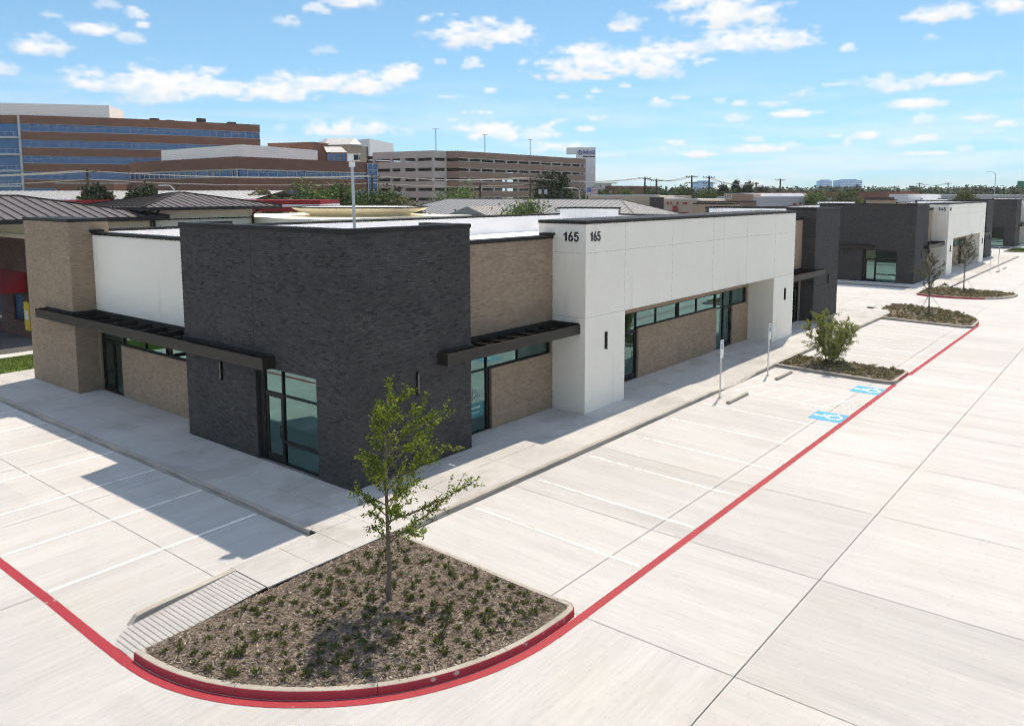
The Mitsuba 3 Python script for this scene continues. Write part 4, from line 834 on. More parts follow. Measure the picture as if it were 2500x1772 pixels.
def wheel_stop(x0, x1, y, label):
    k = name('wheel_stop'); pr_ = Polygon([(-.085, 0), (.085, 0), (.08, .07), (.05, .115), (0, .125), (-.05, .115), (-.08, .07)])
    m = trimesh.creation.extrude_polygon(pr_, x1 - x0, engine='earcut'); v = np.array(m.vertices); z = float(h_lot((x0 + x1) / 2, y))
    MB().raw(np.column_stack([x0 + v[:, 2], y + v[:, 0], z + v[:, 1]]), m.faces).add(k, 'concrete_kerb', smooth=30, exact=True); tag(k, label, 'wheel stop')
wheel_stop(15.85, 17.75, -4.05, 'grey concrete wheel stop beside the nearest parking sign')
wheel_stop(21.1, 22.95, -4.03, 'grey concrete wheel stop beside the bush bed kerb')
wheel_stop(84.1, 85.8, -4.0, 'distant concrete wheel stop, left of two before the 145 building')
wheel_stop(88.8, 90.8, -4.0, 'distant concrete wheel stop, right of two before the 145 building')
# camera on a galvanised pole on the roof of the corner tower
k = thing('security_camera', 'white box camera on a tall galvanised pole above the dark corner tower', 'camera')
MB().tube([(.86, .64, 5.45), (.83, .68, 9.2)], .045, 10).add(k + '__pole', 'galv', smooth=40)
MB().tube([(.83, .68, 9.2), (.83, .68, 9.34)], .09, 10).add(k + '__bracket', 'camera_white', smooth=40)
m = MB(); d2 = np.array([.62, -.78]); c0 = np.array([.83, .68]) - d2 * .10
m.obox(c0 - .07 * np.array([.78, .62]) , c0 - .07 * np.array([.78, .62]) + d2 * .31, .15, 9.37, 9.55); m.add(k + '__housing', 'camera_white')
m = MB(); e0 = c0 + d2 * .313 - np.array([.78, .62]) * .05; m.obox(e0, e0 + d2 * .012, .11, 9.385, 9.535); m.obox(c0 - .075 * np.array([.78, .62]) + d2 * .17, c0 - .075 * np.array([.78, .62]) + d2 * .305, .005, 9.385, 9.535); m.add(k + '__lens_window', 'lens_black')
m = MB(); m.obox(c0 - .075 * np.array([.78, .62]) - d2 * .01, c0 - .075 * np.array([.78, .62]) + d2 * .33, .16, 9.552, 9.562); m.add(k + '__sun_shield', 'camera_white')
# lease board behind the glass of the tan bay
k = thing('lease_sign', 'teal for lease board inside the window left of the white portal', 'sign')
yb = .86 + .13 - .012
MB().box(5.75, 6.62, yb, yb + .008, .70, 1.22).add(k + '__board', 'lease_teal')
for t, zz in (('FOR', 1.56), ('LEASE', 1.34)):
    m = meshkit.text_mesh(t, .15, .004, bold=True); v = np.array(m.vertices); v[:, 0] += 5.95 - v[:, 0].min()
    MB().raw(np.column_stack([v[:, 0], yb - v[:, 2], zz + v[:, 1]]), m.faces).add(k + '__lettering', 'vinyl_pale')
b = MB(); b.box(5.9, 6.45, yb - .003, yb, 1.02, 1.08); b.box(5.95, 6.4, yb - .003, yb, .86, .90); b.add(k + '__small_print', 'vinyl_pale')

# ------------------------------------------------------------------ buildings behind
def hip(mb_roof, mb_rib, x0, x1, y0, y1, ze, zr, rib=.45, rw=.05, rh=.05):
    """Hip roof over the rectangle: slopes at the same pitch, standing seams running down each slope."""
    w, l = x1 - x0, y1 - y0; r = min(w, l) / 2
    if w <= l: a, b = ((x0 + x1) / 2, y0 + r), ((x0 + x1) / 2, y1 - r)
    else: a, b = (x0 + r, (y0 + y1) / 2), (x1 - r, (y0 + y1) / 2)
    A, Bp = [*a, zr], [*b, zr]; P = [[x0, y0, ze], [x1, y0, ze], [x1, y1, ze], [x0, y1, ze], A, Bp]
    if w <= l: F_ = [[0, 1, 4], [2, 3, 5], [1, 2, 5], [1, 5, 4], [3, 0, 4], [3, 4, 5]]
    else: F_ = [[3, 0, 4], [1, 2, 5], [0, 1, 5], [0, 5, 4], [2, 3, 4], [2, 4, 5]]
    mb_roof.raw(P, F_); s = (zr - ze) / r
    for t in np.arange(x0 + rib / 2, x1, rib):
        q = min(t - x0, x1 - t, r)
        for y, sg in ((y0, 1), (y1, -1)): mb_rib.bar((t, y, ze + .01), (t, y + sg * q, ze + s * q + .01), rw, rh)
    for t in np.arange(y0 + rib / 2, y1, rib):
        q = min(t - y0, y1 - t, r)
        for x, sg in ((x0, 1), (x1, -1)): mb_rib.bar((x, t, ze + .01), (x + sg * q, t, ze + s * q + .01), rw, rh)
    for c, e in ((P[0], A), (P[3], A if w > l else Bp), (P[1], A if w <= l else Bp), (P[2], Bp)): mb_rib.bar(np.array(c) + [0, 0, .03], np.array(e) + [0, 0, .03], .16, .1)
    mb_rib.bar(np.array(A) + [0, 0, .03], np.array(Bp) + [0, 0, .03], .16, .1)
def roof_part(k, bsdf, ribs, *a, **kw):
    r, b = MB(), MB(); hip(r, b, *a, **kw); r.add(k + '__roof', bsdf); b.add(k + '__roof__seams', ribs, kind='stuff')

# restaurant at the far left, brick with a red awning, brown seamed roof
k = thing('brick_restaurant', 'old red brick restaurant with red awning half hidden by the tan pillar', 'building')
roof_part(k, 'metal_brown', 'rib_dark', -2.5, 12.2, 33.0, 46.0, 7.05, 8.35, rib=.62, rw=.07, rh=.07)
m = MB(); m.box(-2.5, 12.2, 33.0, 46, 6.78, 7.04); m.add(k + '__fascia', 'rib_dark')
m = MB(); Facade('x', 4.2).wall(m, .3, 34.2, 45, 0, 5.9, [(35.2, 37.0, .9, 2.5), (39, 42, .3, 2.8)]); m.box(4.5, 11.5, 34.2, 34.5, 0, 5.9); m.box(11.2, 11.5, 34.5, 45, 0, 5.9); m.add(k + '__wall', 'old_brick')
MB().box(-1.8, -1.2, 34.2, 34.8, 0, 6.75).add(k + '__column', 'old_brick'); MB().box(.8, 1.4, 40.2, 40.8, 0, 6.75).add(k + '__column', 'old_brick')
m = MB(); m.box(4.05, 11.6, 34.05, 45, 5.9, 6.15); m.add(k + '__cornice', 'cream'); m = MB(); m.box(4.25, 11.5, 34.25, 45, 6.15, 6.78); m.add(k + '__frieze', 'cream')
m = MB(); m.raw([[4.19, 34.6, 3.9], [4.19, 39.5, 3.9], [3.0, 39.5, 2.75], [3.0, 34.6, 2.75], [4.19, 34.6, 2.75], [4.19, 39.5, 2.75]], [[0, 1, 2], [0, 2, 3], [0, 3, 4], [1, 5, 2], [3, 2, 5], [3, 5, 4]]); m.add(k + '__awning', 'red_awning')
for y0 in (35.2, 39.0):
    m = MB(); m.box(4.3, 4.34, y0, y0 + 1.8, .9, 2.5); m.add(k + '__window', 'far_glass')
m = MB(); m.box(4.12, 4.18, 34.35, 35.15, .45, 2.15); m.add(k + '__poster', 'yellow'); m = MB(); m.box(4.10, 4.118, 34.5, 35.0, 1.1, 1.65); m.add(k + '__poster__paper', 'sign_white')
m = MB(); m.box(4.1, 4.25, 34.08, 34.2, 0, 7.0); m.add(k + '__red_trim', 'red_metal')

# cream restaurant with brown hip roof
k = thing('cream_restaurant', 'cream walled restaurant with a low brown seamed hip roof and dark downpipes', 'building')
roof_part(k, 'metal_brown', 'rib_dark', 10.4, 20.6, 32.9, 42.6, 7.62, 8.55, rib=.55, rw=.06, rh=.06)
m = MB(); m.box(10.4, 20.6, 32.9, 42.6, 7.40, 7.61); m.add(k + '__fascia', 'rib_dark')
m = MB(); m.box(11.8, 18.9, 34.2, 41.4, 0, 6.75); m.add(k + '__wall', 'cream_pale'); m = MB(); m.box(11.75, 18.95, 34.15, 41.4, 6.83, 7.4); m.add(k + '__frieze', 'cream')
m = MB(); m.box(11.7, 19, 34.1, 41.5, 6.75, 6.83); m.add(k + '__band', 'rib_dark')
for x, y in ((11.65, 36.9), (11.68, 34.05), (18.9, 34.05)):
    m = MB(); m.tube([(x, y, 0), (x, y, 7.0), (x - .1, y - .9, 7.4)] if y < 35 else [(x, y, 0), (x, y, 7.0), (x - .9, y, 7.4)], .08, 6); m.add(k + '__downpipe', 'rib_dark')
# flat cream annex with an oval flared parapet
k = thing('cream_annex', 'flat cream building with an oval flared parapet behind the white roof', 'building')
m = MB(); m.box(19.2, 34.0, 26.5, 44, 0, 6.75); m.add(k + '__wall', 'cream_pale')
def oval(t, z): a = np.linspace(0, 2 * np.pi, 48, endpoint=False); c, s = np.cos(a), np.sin(a); return np.column_stack([27.6 + (c * 3.1 - s * 4.2) * .62 * t, 32.6 + (c * -3.9 - s * 3.3) * .62 * t * 1.15, a * 0 + z])
prof = [(1.15, 6.3), (1.16, 6.75), (1.19, 6.80), (1.20, 6.86), (1.36, 7.05), (1.52, 7.22), (1.60, 7.36), (1.60, 7.40)]
V = np.vstack([oval(*q) for q in prof]); n = 48; q = []
for i in range(len(prof) - 1):
    for j in range(n): q.append([i*n+j, i*n+(j+1)%n, (i+1)*n+(j+1)%n, (i+1)*n+j])
q = np.array(q); MB().raw(V, np.vstack([q[:, [0, 1, 2]], q[:, [0, 2, 3]]])).add(k + '__flared_parapet', 'cream', smooth=40)
V = np.vstack([oval(1.61, 7.40), oval(1.61, 7.48), oval(1.45, 7.48)]); q = np.array([[i*n+j, i*n+(j+1)%n, (i+1)*n+(j+1)%n, (i+1)*n+j] for i in range(2) for j in range(n)])
MB().raw(V, np.vstack([q[:, [0, 1, 2]], q[:, [0, 2, 3]]])).add(k + '__rim', 'rib_dark')
V = oval(1.46, 7.43); MB().raw(np.vstack([V, V.mean(0, keepdims=True)]), [[j, (j + 1) % n, n] for j in range(n)]).add(k + '__oval_roof', 'membrane')
# petrol station canopy
k = thing('fuel_canopy', 'long red fuel station canopy with a white stripe behind the hip roofs', 'canopy')
m = MB(); m.obox((20.5, 76.4), (39.1, 53.0), 9, 7.35, 7.8); m.obox((20.5, 76.4), (39.1, 53.0), 9, 6.6, 7.1); m.add(k + '__fascia', 'red_metal')
m = MB(); m.obox((20.5, 76.4), (39.1, 53.0), 9, 7.101, 7.349, off=.02); m.add(k + '__stripe', 'white_metal')
for t in (.15, .4, .65, .9):
    p = np.array([20.5, 76.4]) * (1 - t) + np.array([39.1, 53.0]) * t + np.array([.78, .62]) * 4
    m = MB(); m.box(p[0] - .2, p[0] + .2, p[1] - .2, p[1] + .2, 0, 6.6); m.add(k + '__column', 'white_metal')
# long grey seamed roof, silver roof
k = thing('grey_roof_building', 'long low building with a grey standing seam hip roof behind the white portal', 'building')
roof_part(k, 'metal_grey', 'seam_grey', 67.0, 87.6, 28.9, 81.5, 4.3, 7.68, rib=.8, rw=.13, rh=.05)
m = MB(); m.box(68, 86.6, 29.9, 80.5, 0, 4.25); m.add(k + '__wall', 'tan_wall')
m = MB(); gx_, gy_ = 66.4, 57.0; m.raw([[gx_, gy_ - 3.4, 5.6], [gx_, gy_ + 3.4, 5.6], [gx_, gy_, 6.75], [74.5, gy_, 6.75], [70.8, gy_ - 3.4, 5.6], [70.8, gy_ + 3.4, 5.6]], [[0, 2, 1], [0, 4, 3], [0, 3, 2], [1, 2, 3], [1, 3, 5]]); m.add(k + '__gable', 'metal_grey')
m = MB()
for t in np.arange(gx_ + .2, 74, .62):
    q = min(1, max(0, (74.5 - t) / 3.8))
    m.bar((t, gy_ - 3.4 * q, 6.75 - 1.15 * q + .02), (t, gy_, 6.77), .12, .05)
m.add(k + '__gable__seams', 'seam_grey', kind='stuff')
m = MB(); m.box(gx_ + .3, 70, gy_ - 3, gy_ + 3, 3.5, 5.55); m.add(k + '__gable_wall', 'tan_wall')
for y in (60.5, 63):
    MB().tube([(70.5, y, 5.6), (70.5, y, 6.15), (70.4, y + .3, 6.15)], .09, 6).add(k + '__vent_pipe', 'rib_dark')
k = thing('silver_roof_building', 'low building with a pale silver seamed roof left of the hedge trees', 'building')
m, b = MB(), MB(); p0, p1 = np.array([2., 112.]), np.array([40., 66.5]); t_ = (p1 - p0) / np.linalg.norm(p1 - p0); n_ = np.array([-t_[1], t_[0]]); L_ = np.linalg.norm(p1 - p0)
fx = lambda s, w, z: [*(p0 + t_ * s + n_ * w), z]
m.raw([fx(0, 0, 7.9), fx(L_, 0, 7.9), fx(L_, 12, 8.9), fx(0, 12, 8.9), fx(0, 24, 7.9), fx(L_, 24, 7.9)], [[0, 1, 2], [0, 2, 3], [3, 2, 5], [3, 5, 4]])
for s in np.arange(.3, L_, .75): b.bar(fx(s, 0, 7.92), fx(s, 12, 8.92), .08, .07)
m.add(k + '__roof', 'metal_silver'); b.add(k + '__roof__seams', 'metal_grey', kind='stuff')
m = MB(); m.obox(fx(.5, 0, 0), fx(L_ - .5, 0, 0), 23, 0, 7.85, off=.5); m.add(k + '__wall', 'tan_wall'); m = MB(); m.obox(fx(0, 0, 0), fx(L_, 0, 0), .3, 7.6, 7.89, off=-.1); m.add(k + '__gutter', 'white_metal')

# hospital: ribbon windows between brick bands
def away(a, b):
    t = (np.array(b) - a) / np.linalg.norm(np.array(b) - a); return np.array([-t[1], t[0]])
def ribbon_building(k, pts, deep, bands, brick, pane_w=2.1, z0=0, inset=.35, back=None):
    """pts: the facade from left to right; bands: (z bottom, z top) of the ribbons, from the top down; glass and mullions set back in each."""
    pts = [np.array(p, float) for p in pts]; bk = pts[-1] + away(pts[0], pts[-1]) * deep, pts[0] + away(pts[0], pts[-1]) * deep
    bk = back or bk
    P = Polygon([*pts, *bk]); inner = P.buffer(-inset, join_style=2); top = bands[0]
    zs = [top] + [z for b in bands[1:] for z in (b[1], b[0])] + [z0]
    m = MB()
    for a, b in zip(zs[0::2], zs[1::2]): m.poly(P, b, a)
    m.add(k + '__brick_band', brick)
    core = MB(); core.poly(P.buffer(-1.2, join_style=2), z0, top - .4); core.add(k + '__core', 'interior')
    for lo, hi in bands[1:]:
        w = name(k + '__window_band'); fr = MB(); panes = []
        for a, b in zip(pts[:-1], pts[1:]):
            L = np.linalg.norm(b - a); n = max(1, int(round(L / pane_w))); t = (b - a) / L; nn = away(a, b)
            for i in range(n):
                p, q = a + t * L * i / n, a + t * L * (i + 1) / n
                panes.append((p, q)); fr.obox(p - t * .035, p + t * .035, .2, lo, hi, off=inset - .18)
            fr.obox(a, b, .16, hi - .14, hi - .002, off=inset - .17); fr.obox(a, b, .16, lo + .002, lo + .12, off=inset - .17); fr.obox(a, b, .14, (lo + hi) / 2 + .2, (lo + hi) / 2 + .25, off=inset - .15)
        fr.add(w, 'trim_white', exact=True)
        for p, q in panes: MB().obox(p, q, .05, lo, hi, off=inset).add(w + '__pane', 'far_glass')
    return P
HOSP = [(69.2, 219.3), (92.4, 207.1), (126.4, 197.1)]
k = thing('hospital_building', 'tall brown brick hospital wing with four ribbons of blue windows at left', 'building')
ribbon_building(k, HOSP, 40, [29.2, (25.0, 27.05), (20.8, 22.85), (16.65, 18.7), (12.4, 14.45), (8.0, 10.2), (3.8, 5.9)], 'hosp_brick')
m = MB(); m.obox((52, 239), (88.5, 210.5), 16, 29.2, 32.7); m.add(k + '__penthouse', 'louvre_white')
for x, y, h in ((100, 210, .9), (104, 209, .6), (112, 206, 1.5), (120, 203, .8)):
    m = MB(); m.box(x, x + 2.2, y, y + 1.5, 29.2, 29.2 + h); m.add(k + '__roof_unit', 'rib_dark')
# its stair corner: glass, white balconies
m = MB(); a, b = np.array([50., 238.]), np.array([69.0, 219.6]); m.obox(a, b, 20, 0, 27.1, off=.8); m.add(k + '__glass_corner', 'far_glass'); m = MB(); m.obox(a, b, 21, 27.1, 29.15); m.add(k + '__corner_parapet', 'hosp_brick')
for z in (23.6, 19.2, 14.9, 10.9):
    m = MB(); m.obox(a - (b - a) * .02, b, 1.6, z - .5, z, off=-1.0); m.add(k + '__balcony', 'trim_white'); m = MB()
    for s in np.linspace(.3, .97, 9): p = a + (b - a) * s; m.bar((*p + np.array([-.66, -.75]), z), (*p + np.array([-.66, -.75]), z + 1.1), .07)
    m.bar((*a + np.array([-.66, -.75]), z + 1.1), (*b + np.array([-.66, -.75]), z + 1.1), .07); m.add(k + '__railing', 'trim_white')
m = MB(); m.obox(b - .0, b + (b - a) / np.linalg.norm(b - a) * .5, .5, 0, 29.1, off=-.3); m.add(k + '__pilaster', 'trim_white')
for hx, hy in ((92.4, 207.1),):
    pass
k = thing('low_hospital_wing', 'lower brown brick hospital wing with white louvred penthouse in front of the tall one', 'building')
WING = [(82.5, 188.2), (81.2, 136.7), (123.8, 140.9)]
ribbon_building(k, WING, 0.0 if False else 60, [16.4, (12.1, 13.65), (7.5, 9.3), (3.2, 5.0)], 'hosp_brick_dark', pane_w=2.6, back=[(148, 186), (104, 226)])
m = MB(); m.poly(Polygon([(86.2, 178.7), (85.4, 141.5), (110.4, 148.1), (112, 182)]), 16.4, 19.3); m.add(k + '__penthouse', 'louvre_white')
m = MB(); m.obox((119.6, 140.15), (123.0, 140.5), .5, 3, 16.1); m.add(k + '__stair_window', 'far_glass'); m = MB()
for z in (4.5, 7, 9.5, 12, 14.5, 16.1): m.obox((119.5, 140.1), (123.1, 140.45), .1, z - .06, z + .06)
for t in (0, .5, 1): p = np.array([119.6, 140.15]) * (1 - t) + np.array([123.0, 140.5]) * t; m.box(p[0] - .06, p[0] + .06, p[1] - .12, p[1] - .03, 3, 16.1)
m.add(k + '__stair_window__mullions', 'trim_white')
m = MB()
for z in (13.75,): m.poly(Polygon(WING + [(100, 180)]).buffer(.12, join_style=2), z - .08, z + .05)
m.add(k + '__stone_course', 'trim_white')
k = thing('hospital_entrance_block', 'grey white hospital entrance block with dark tall window and pale metal roofs', 'building')
m = MB(); m.obox((112.5, 172.5), (117.3, 158.7), 14, 0, 22.1); m.obox((117.35, 158.7), (121.2, 159.0), 12, 0, 22.0); m.add(k + '__brick_block', 'hosp_brick')
m = MB(); m.poly(Polygon([(183.0, 222.2), (180.9, 211.1), (206.5, 226.6), (215, 245), (186, 240)]), 0, 28.6); m.add(k + '__white_tower', 'white_panel')
m = MB(); m.obox((182.3, 218.4), (181.1, 212.2), .4, 9, 25.7, off=-.15); m.add(k + '__tall_window', 'lens_black'); m = MB()
for z in (14, 18, 22): m.obox((182.3, 218.4), (181.1, 212.2), .1, z, z + .14, off=-.3)
for t in (.25, .5, .75): p = np.array([182.3, 218.4]) * (1 - t) + np.array([181.1, 212.2]) * t; m.obox(p, p + np.array([-.025, -.12]), .1, 9, 25.7, off=-.3)
m.add(k + '__tall_window__mullions', 'trim_white')
m = MB(); m.raw([[123.0, 161.2, 21.7], [125.1, 153.7, 21.7], [131.2, 156.0, 22.0], [125.7, 171, 22.0], [126.5, 165, 23.9], [130.8, 158.6, 23.9]], [[0, 1, 5], [0, 5, 4], [1, 2, 5], [0, 4, 3]]); m.obox((123.0, 161.2), (125.1, 153.7), 6, 21.5, 21.7); m.add(k + '__upper_roof', 'metal_silver')
m = MB(); m.obox((123.6, 160.4), (125.4, 154.2), 8, 0, 21.5); m.add(k + '__upper_wall', 'tan_wall')
m = MB(); m.raw([[116.8, 152.9, 19.2], [120.2, 148.7, 19.2], [122.5, 154.0, 20.9], [119.2, 157.0, 20.9]], [[0, 1, 2], [0, 2, 3]]); m.add(k + '__lower_roof', 'metal_silver')
m = MB(); m.obox((117.2, 153.2), (120.4, 149.3), 6, 0, 19.1, off=.6); m.add(k + '__lower_wall', 'tan_wall')
for t in (.02, .36, .70):
    p, q = (np.array([117.2, 153.2]) * (1 - s) + np.array([120.4, 149.3]) * s for s in (t, t + .26)); m = MB(); m.obox(p, q, .2, 16.2, 18.9, off=.45); m.add(k + '__window', 'far_glass')

# parking garage: spandrel bands, columns, dark decks
k = thing('parking_garage', 'long open multi storey car park, grey beige left end and brown main front', 'building')
GP = [(155.6, 179.7), (159.0, 156.1), (164.2, 155.9), (165.9, 152.2), (237.4, 153.9)]
OPEN = [(18.45, 19.4), (15.4, 16.35), (12.35, 13.3), (9.35, 10.3), (6.35, 7.3), (3.3, 4.3)]
def spandrels(part, p, q, bsdf, cap=None):
    zs = [21.55] + [z for o in OPEN for z in (o[1], o[0])] + [0]
    for a, b in zip(zs[0::2], zs[1::2]): m = MB(); m.obox(p, q, .3, b, a); m.add(k + '__' + part, bsdf)
    if cap:
        m = MB()
        for o in OPEN: m.obox(p, q, .34, o[0] - .12, o[0] + .06, off=-.06); m.obox(p, q, .34, o[1] - .06, o[1] + .12, off=-.06)
        m.add(k + '__sill', cap)
spandrels('grey_spandrel', GP[0], GP[1], 'garage_grey'); spandrels('grey_spandrel', GP[1], GP[2], 'garage_grey'); spandrels('brown_spandrel', GP[2], GP[3], 'garage_brown'); spandrels('brown_spandrel', GP[3], GP[4], 'garage_brown', 'garage_light')
def columns(p, q, ts, bsdf, w=.7):
    p, q = np.array(p), np.array(q); t = (q - p) / np.linalg.norm(q - p)
    for s in ts: c = p + (q - p) * s; m = MB(); m.obox(c - t * w / 2, c + t * w / 2, .5, 0, 21.4, off=.05); m.add(k + '__column', bsdf)
columns(GP[0], GP[1], [0, .3, .47, .51, .72, .98], 'garage_grey', .8); columns(GP[1], GP[2], [.02, .98], 'garage_grey', .6); columns(GP[3], GP[4], [.07, .15, .24, .33, .42, .51, .6, .69, .78, .87, .955, .99], 'garage_light', .6)
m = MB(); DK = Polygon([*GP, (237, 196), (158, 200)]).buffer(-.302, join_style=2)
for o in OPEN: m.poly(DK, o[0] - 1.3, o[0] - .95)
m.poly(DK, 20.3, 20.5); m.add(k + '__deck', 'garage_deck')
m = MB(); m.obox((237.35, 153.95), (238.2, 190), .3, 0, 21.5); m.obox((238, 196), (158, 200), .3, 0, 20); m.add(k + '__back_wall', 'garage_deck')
for x, y, z in ((164.4, 160.5, 28.4), (184.0, 157.5, 27.6), (207.7, 157.2, 27.3)):
    l = thing('garage_light_pole', {164.4: 'tall thin light pole on the car park roof, leftmost', 184.0: 'tall thin light pole on the car park roof, middle one', 207.7: 'tall thin light pole on the car park roof, rightmost'}[x], 'light pole', 'light poles on the car park roof')
    MB().tube([(x, y, 20.5), (x, y, z)], .13, 6).add(l + '__pole', 'galv'); MB().obox((x - .6, y + .75), (x + .6, y - .75), .25, z, z + .15).add(l + '__lamp_head', 'galv')
# hospital sign tower
k = thing('sign_tower', 'tall white hospital sign tower with blue lettering and a blue glass strip', 'tower')
a, b = np.array([246.4, 164.2]), np.array([250.9, 158.4])
m = MB(); m.obox(a, b, 7, 0, 26.6); m.obox(a + np.array([-2.5, 3.2]) * .98, a, 6.5, 24.2, 26.55, off=.15); m.add(k + '__shaft', 'white_panel')
m = MB(); m.obox(a + (b - a) * .14, a + (b - a) * .36, .2, 9, 20.6, off=-.05); m.add(k + '__glass_strip', 'far_glass')
m = MB(); t_ = (b - a) / np.linalg.norm(b - a)
for z in (20.9, 18.5, 16, 13.5): m.obox(a + (b - a) * .36, b, .05, z, z + .07, off=-.03)
m.add(k + '__panel_joint', 'sign_grey')
tm = meshkit.text_mesh('Methodist', 1.6, .12, bold=True); v = np.array(tm.vertices); v[:, 0] *= 4.9 / v[:, 0].max(); nn = away(a, b); o = a + t_ * 2.25
MB().raw(np.column_stack([o[0] + t_[0] * v[:, 0] - nn[0] * v[:, 2], o[1] + t_[1] * v[:, 0] - nn[1] * v[:, 2], 24.0 + v[:, 1]]), tm.faces).add(k + '__lettering', 'sign_blue')
ring = Point(0, 0).buffer(.95).difference(Point(0, 0).buffer(.66)).union(sbox(-.13, -.75, .13, .75)).union(sbox(-.42, -.02, .42, .24)); mm = trimesh.creation.extrude_polygon(ring, .12, engine='earcut'); v = np.array(mm.vertices); o = a + t_ * 1.15
MB().raw(np.column_stack([o[0] + t_[0] * v[:, 0] - nn[0] * v[:, 2], o[1] + t_[1] * v[:, 0] - nn[1] * v[:, 2], 24.6 + v[:, 1]]), mm.faces).add(k + '__emblem', 'sign_blue')
m = MB(); m.obox(a + t_ * 2.3, a + t_ * 4.6, .1, 22.75, 23.1, off=-.1); m.obox(a + t_ * 4.8, a + t_ * 7.1, .1, 22.75, 23.1, off=-.1); m.add(k + '__small_lettering', 'number_black'); m = MB(); m.obox(a + t_ * 2.3, a + t_ * 7.1, .1, 23.45, 23.55, off=-.1); m.add(k + '__rule', 'sign_blue')
k = thing('entrance_canopy', 'pale sloped metal canopy roof to the right of the sign tower', 'canopy')
m = MB(); m.raw([[255, 163.5, 15.2], [259.3, 154.0, 12.9], [266, 158, 12.9], [263, 168, 15.2]], [[0, 1, 2], [0, 2, 3]]); m.obox((255, 163.5), (259.3, 154.0), 6, 12.5, 12.85); m.add(k + '__roof', 'metal_silver'); m = MB(); m.obox((255.6, 162.7), (258.2, 156.6), 5, 0, 12.5, off=.8); m.add(k + '__wall', 'white_panel')
k = thing('low_brown_building', 'low dark brown flat building right of the sign tower', 'building')
m = MB(); m.poly(Polygon([(239.4, 146.4), (233.1, 138.3), (270, 140), (268, 160)]), 0, 11.3); m.add(k + '__wall', 'hosp_brick_dark'); m = MB(); m.obox((236.8, 143.0), (234.6, 140.2), .3, 6.5, 9.6, off=-.1); m.add(k + '__window', 'lens_black')
k = thing('low_pink_building', 'low reddish service building in front of the tall hospital wing', 'building')
m = MB(); m.obox((63.0, 191.8), (73.6, 178.4), 10, 0, 9.2); m.add(k + '__wall', 'hosp_brick'); m = MB(); m.obox((65.0, 189.3), (73.6, 178.4), 8, 9.2, 11.0, off=1); m.add(k + '__upper_wall', 'hosp_brick'); m = MB(); m.obox((65.0, 189.3), (73.6, 178.4), 8.2, 11.0, 11.2, off=.9); m.add(k + '__coping', 'trim_white')

# shopping strips at the right
def strip_block(key, label, p0, p1, deep, z, wall, coping=None, roof=True):
    k = thing(key, label, 'building'); m = MB(); m.obox(p0, p1, deep, 0, z); m.add(k + '__wall', wall)
    if coping: m = MB(); m.obox(p0, p1, .35, z + .001, z + .18, off=-.04); m.add(k + '__coping', coping)
    if roof: m = MB(); m.obox(p0, p1, deep - 1.0, z + .002, z + .05, off=.5); m.add(k + '__roof', 'membrane')
    return k
strip_block('tan_shop', 'long tan flat roofed shop behind the grey seamed roof', (90.0, 53.0), (91.5, 41.2), 14, 8.1, 'tan_wall', 'trim_white')
strip_block('dark_shop', 'small dark brown parapet block between two tan shops', (88.2, 41.0), (88.5, 38.9), 10, 7.75, 'dark_wall', 'dark_wall')
k = strip_block('red_sign_shop', 'tan shop with small red wall letters and a red banner', (88.6, 38.9), (89.0, 34.0), 12, 7.6, 'tan_wall', 'trim_white')
m = MB()
for s in (38.2, 37.7, 36.7, 35.7, 35.3): m.box(88.55, 88.62, s - .12, s + .12, 6.95, 7.25)
m.add(k + '__letters', 'red_metal'); m = MB(); m.box(88.3, 88.4, 36.6, 37.3, 5.4, 6.7); m.add(k + '__banner', 'red_metal'); m = MB(); m.raw([[87.4, 34.8, 5.3], [87.4, 36.2, 5.3], [88.6, 36.2, 5.8], [88.6, 34.8, 5.8]], [[0, 2, 1], [0, 3, 2]]); m.add(k + '__awning', 'red_awning')
strip_block('brown_shop', 'brown brick shop with a dark parapet edge behind the near roof', (89.3, 33.9), (98.4, 29.0), 10, 7.2, 'brown_wall', 'dark_wall')
k = strip_block('brown_tower_shop', 'taller brown block with a white ladder frame on its left', (126.4, 46.8), (127.8, 41.8), 12, 8.35, 'brown_wall', None)
m = MB()
for s in np.linspace(0, 1, 4): m.bar((125.9, 46.6 - s * 1.4, 7.4), (125.9, 46.6 - s * 1.4, 8.4), .1)
m.bar((125.9, 46.7, 8.35), (125.9, 45.1, 8.35), .1); m.bar((125.9, 46.7, 7.4), (125.9, 45.1, 7.4), .1); m.add(k + '__ladder_frame', 'trim_white')
k = strip_block('grey_shop', 'long pale grey shop with small dark wall lamps and a red banner', (127.9, 42.5), (138.5, 32.6), 16, 7.75, 'grey_wall', 'trim_white')
m = MB(); m.obox((133.9, 36.6), (134.4, 36.1), .1, 5.5, 6.6, off=-.3); m.add(k + '__banner', 'red_metal')
for s in (.68, .76, .94):
    p = np.array([127.9, 42.5]) * (1 - s) + np.array([138.5, 32.6]) * s; m = MB(); m.obox(p, p + np.array([.2, -.2]), .2, 6.1, 6.8, off=-.25); m.add(k + '__wall_lamp', 'lens_black')
strip_block('white_parapet_shop', 'white parapet block standing on the grey shop roof line', (140.6, 46.5), (146.5, 38.5), 10, 8.45, 'membrane', None)
strip_block('grey_beige_shop', 'grey and beige shop end with a dark round wall lamp', (142.5, 35.3), (148.2, 32.0), 12, 7.65, 'grey_wall', 'rib_dark')
k = strip_block('red_brick_mall', 'long low reddish mall with a yellow wall sign far away on the right', (159.3, 54.3), (182.5, 25.5), 14, 8.65, 'hosp_brick', 'hosp_brick_dark')
m = MB(); m.obox((165.5, 46.6), (166.8, 45.0), .1, 7.7, 8.35, off=-.15); m.add(k + '__sign', 'yellow')
strip_block('white_roof_shop', 'white roofed low block right of the leafy tree on the skyline', (168.5, 24.5), (172.5, 19.0), 10, 8.2, 'membrane', None)
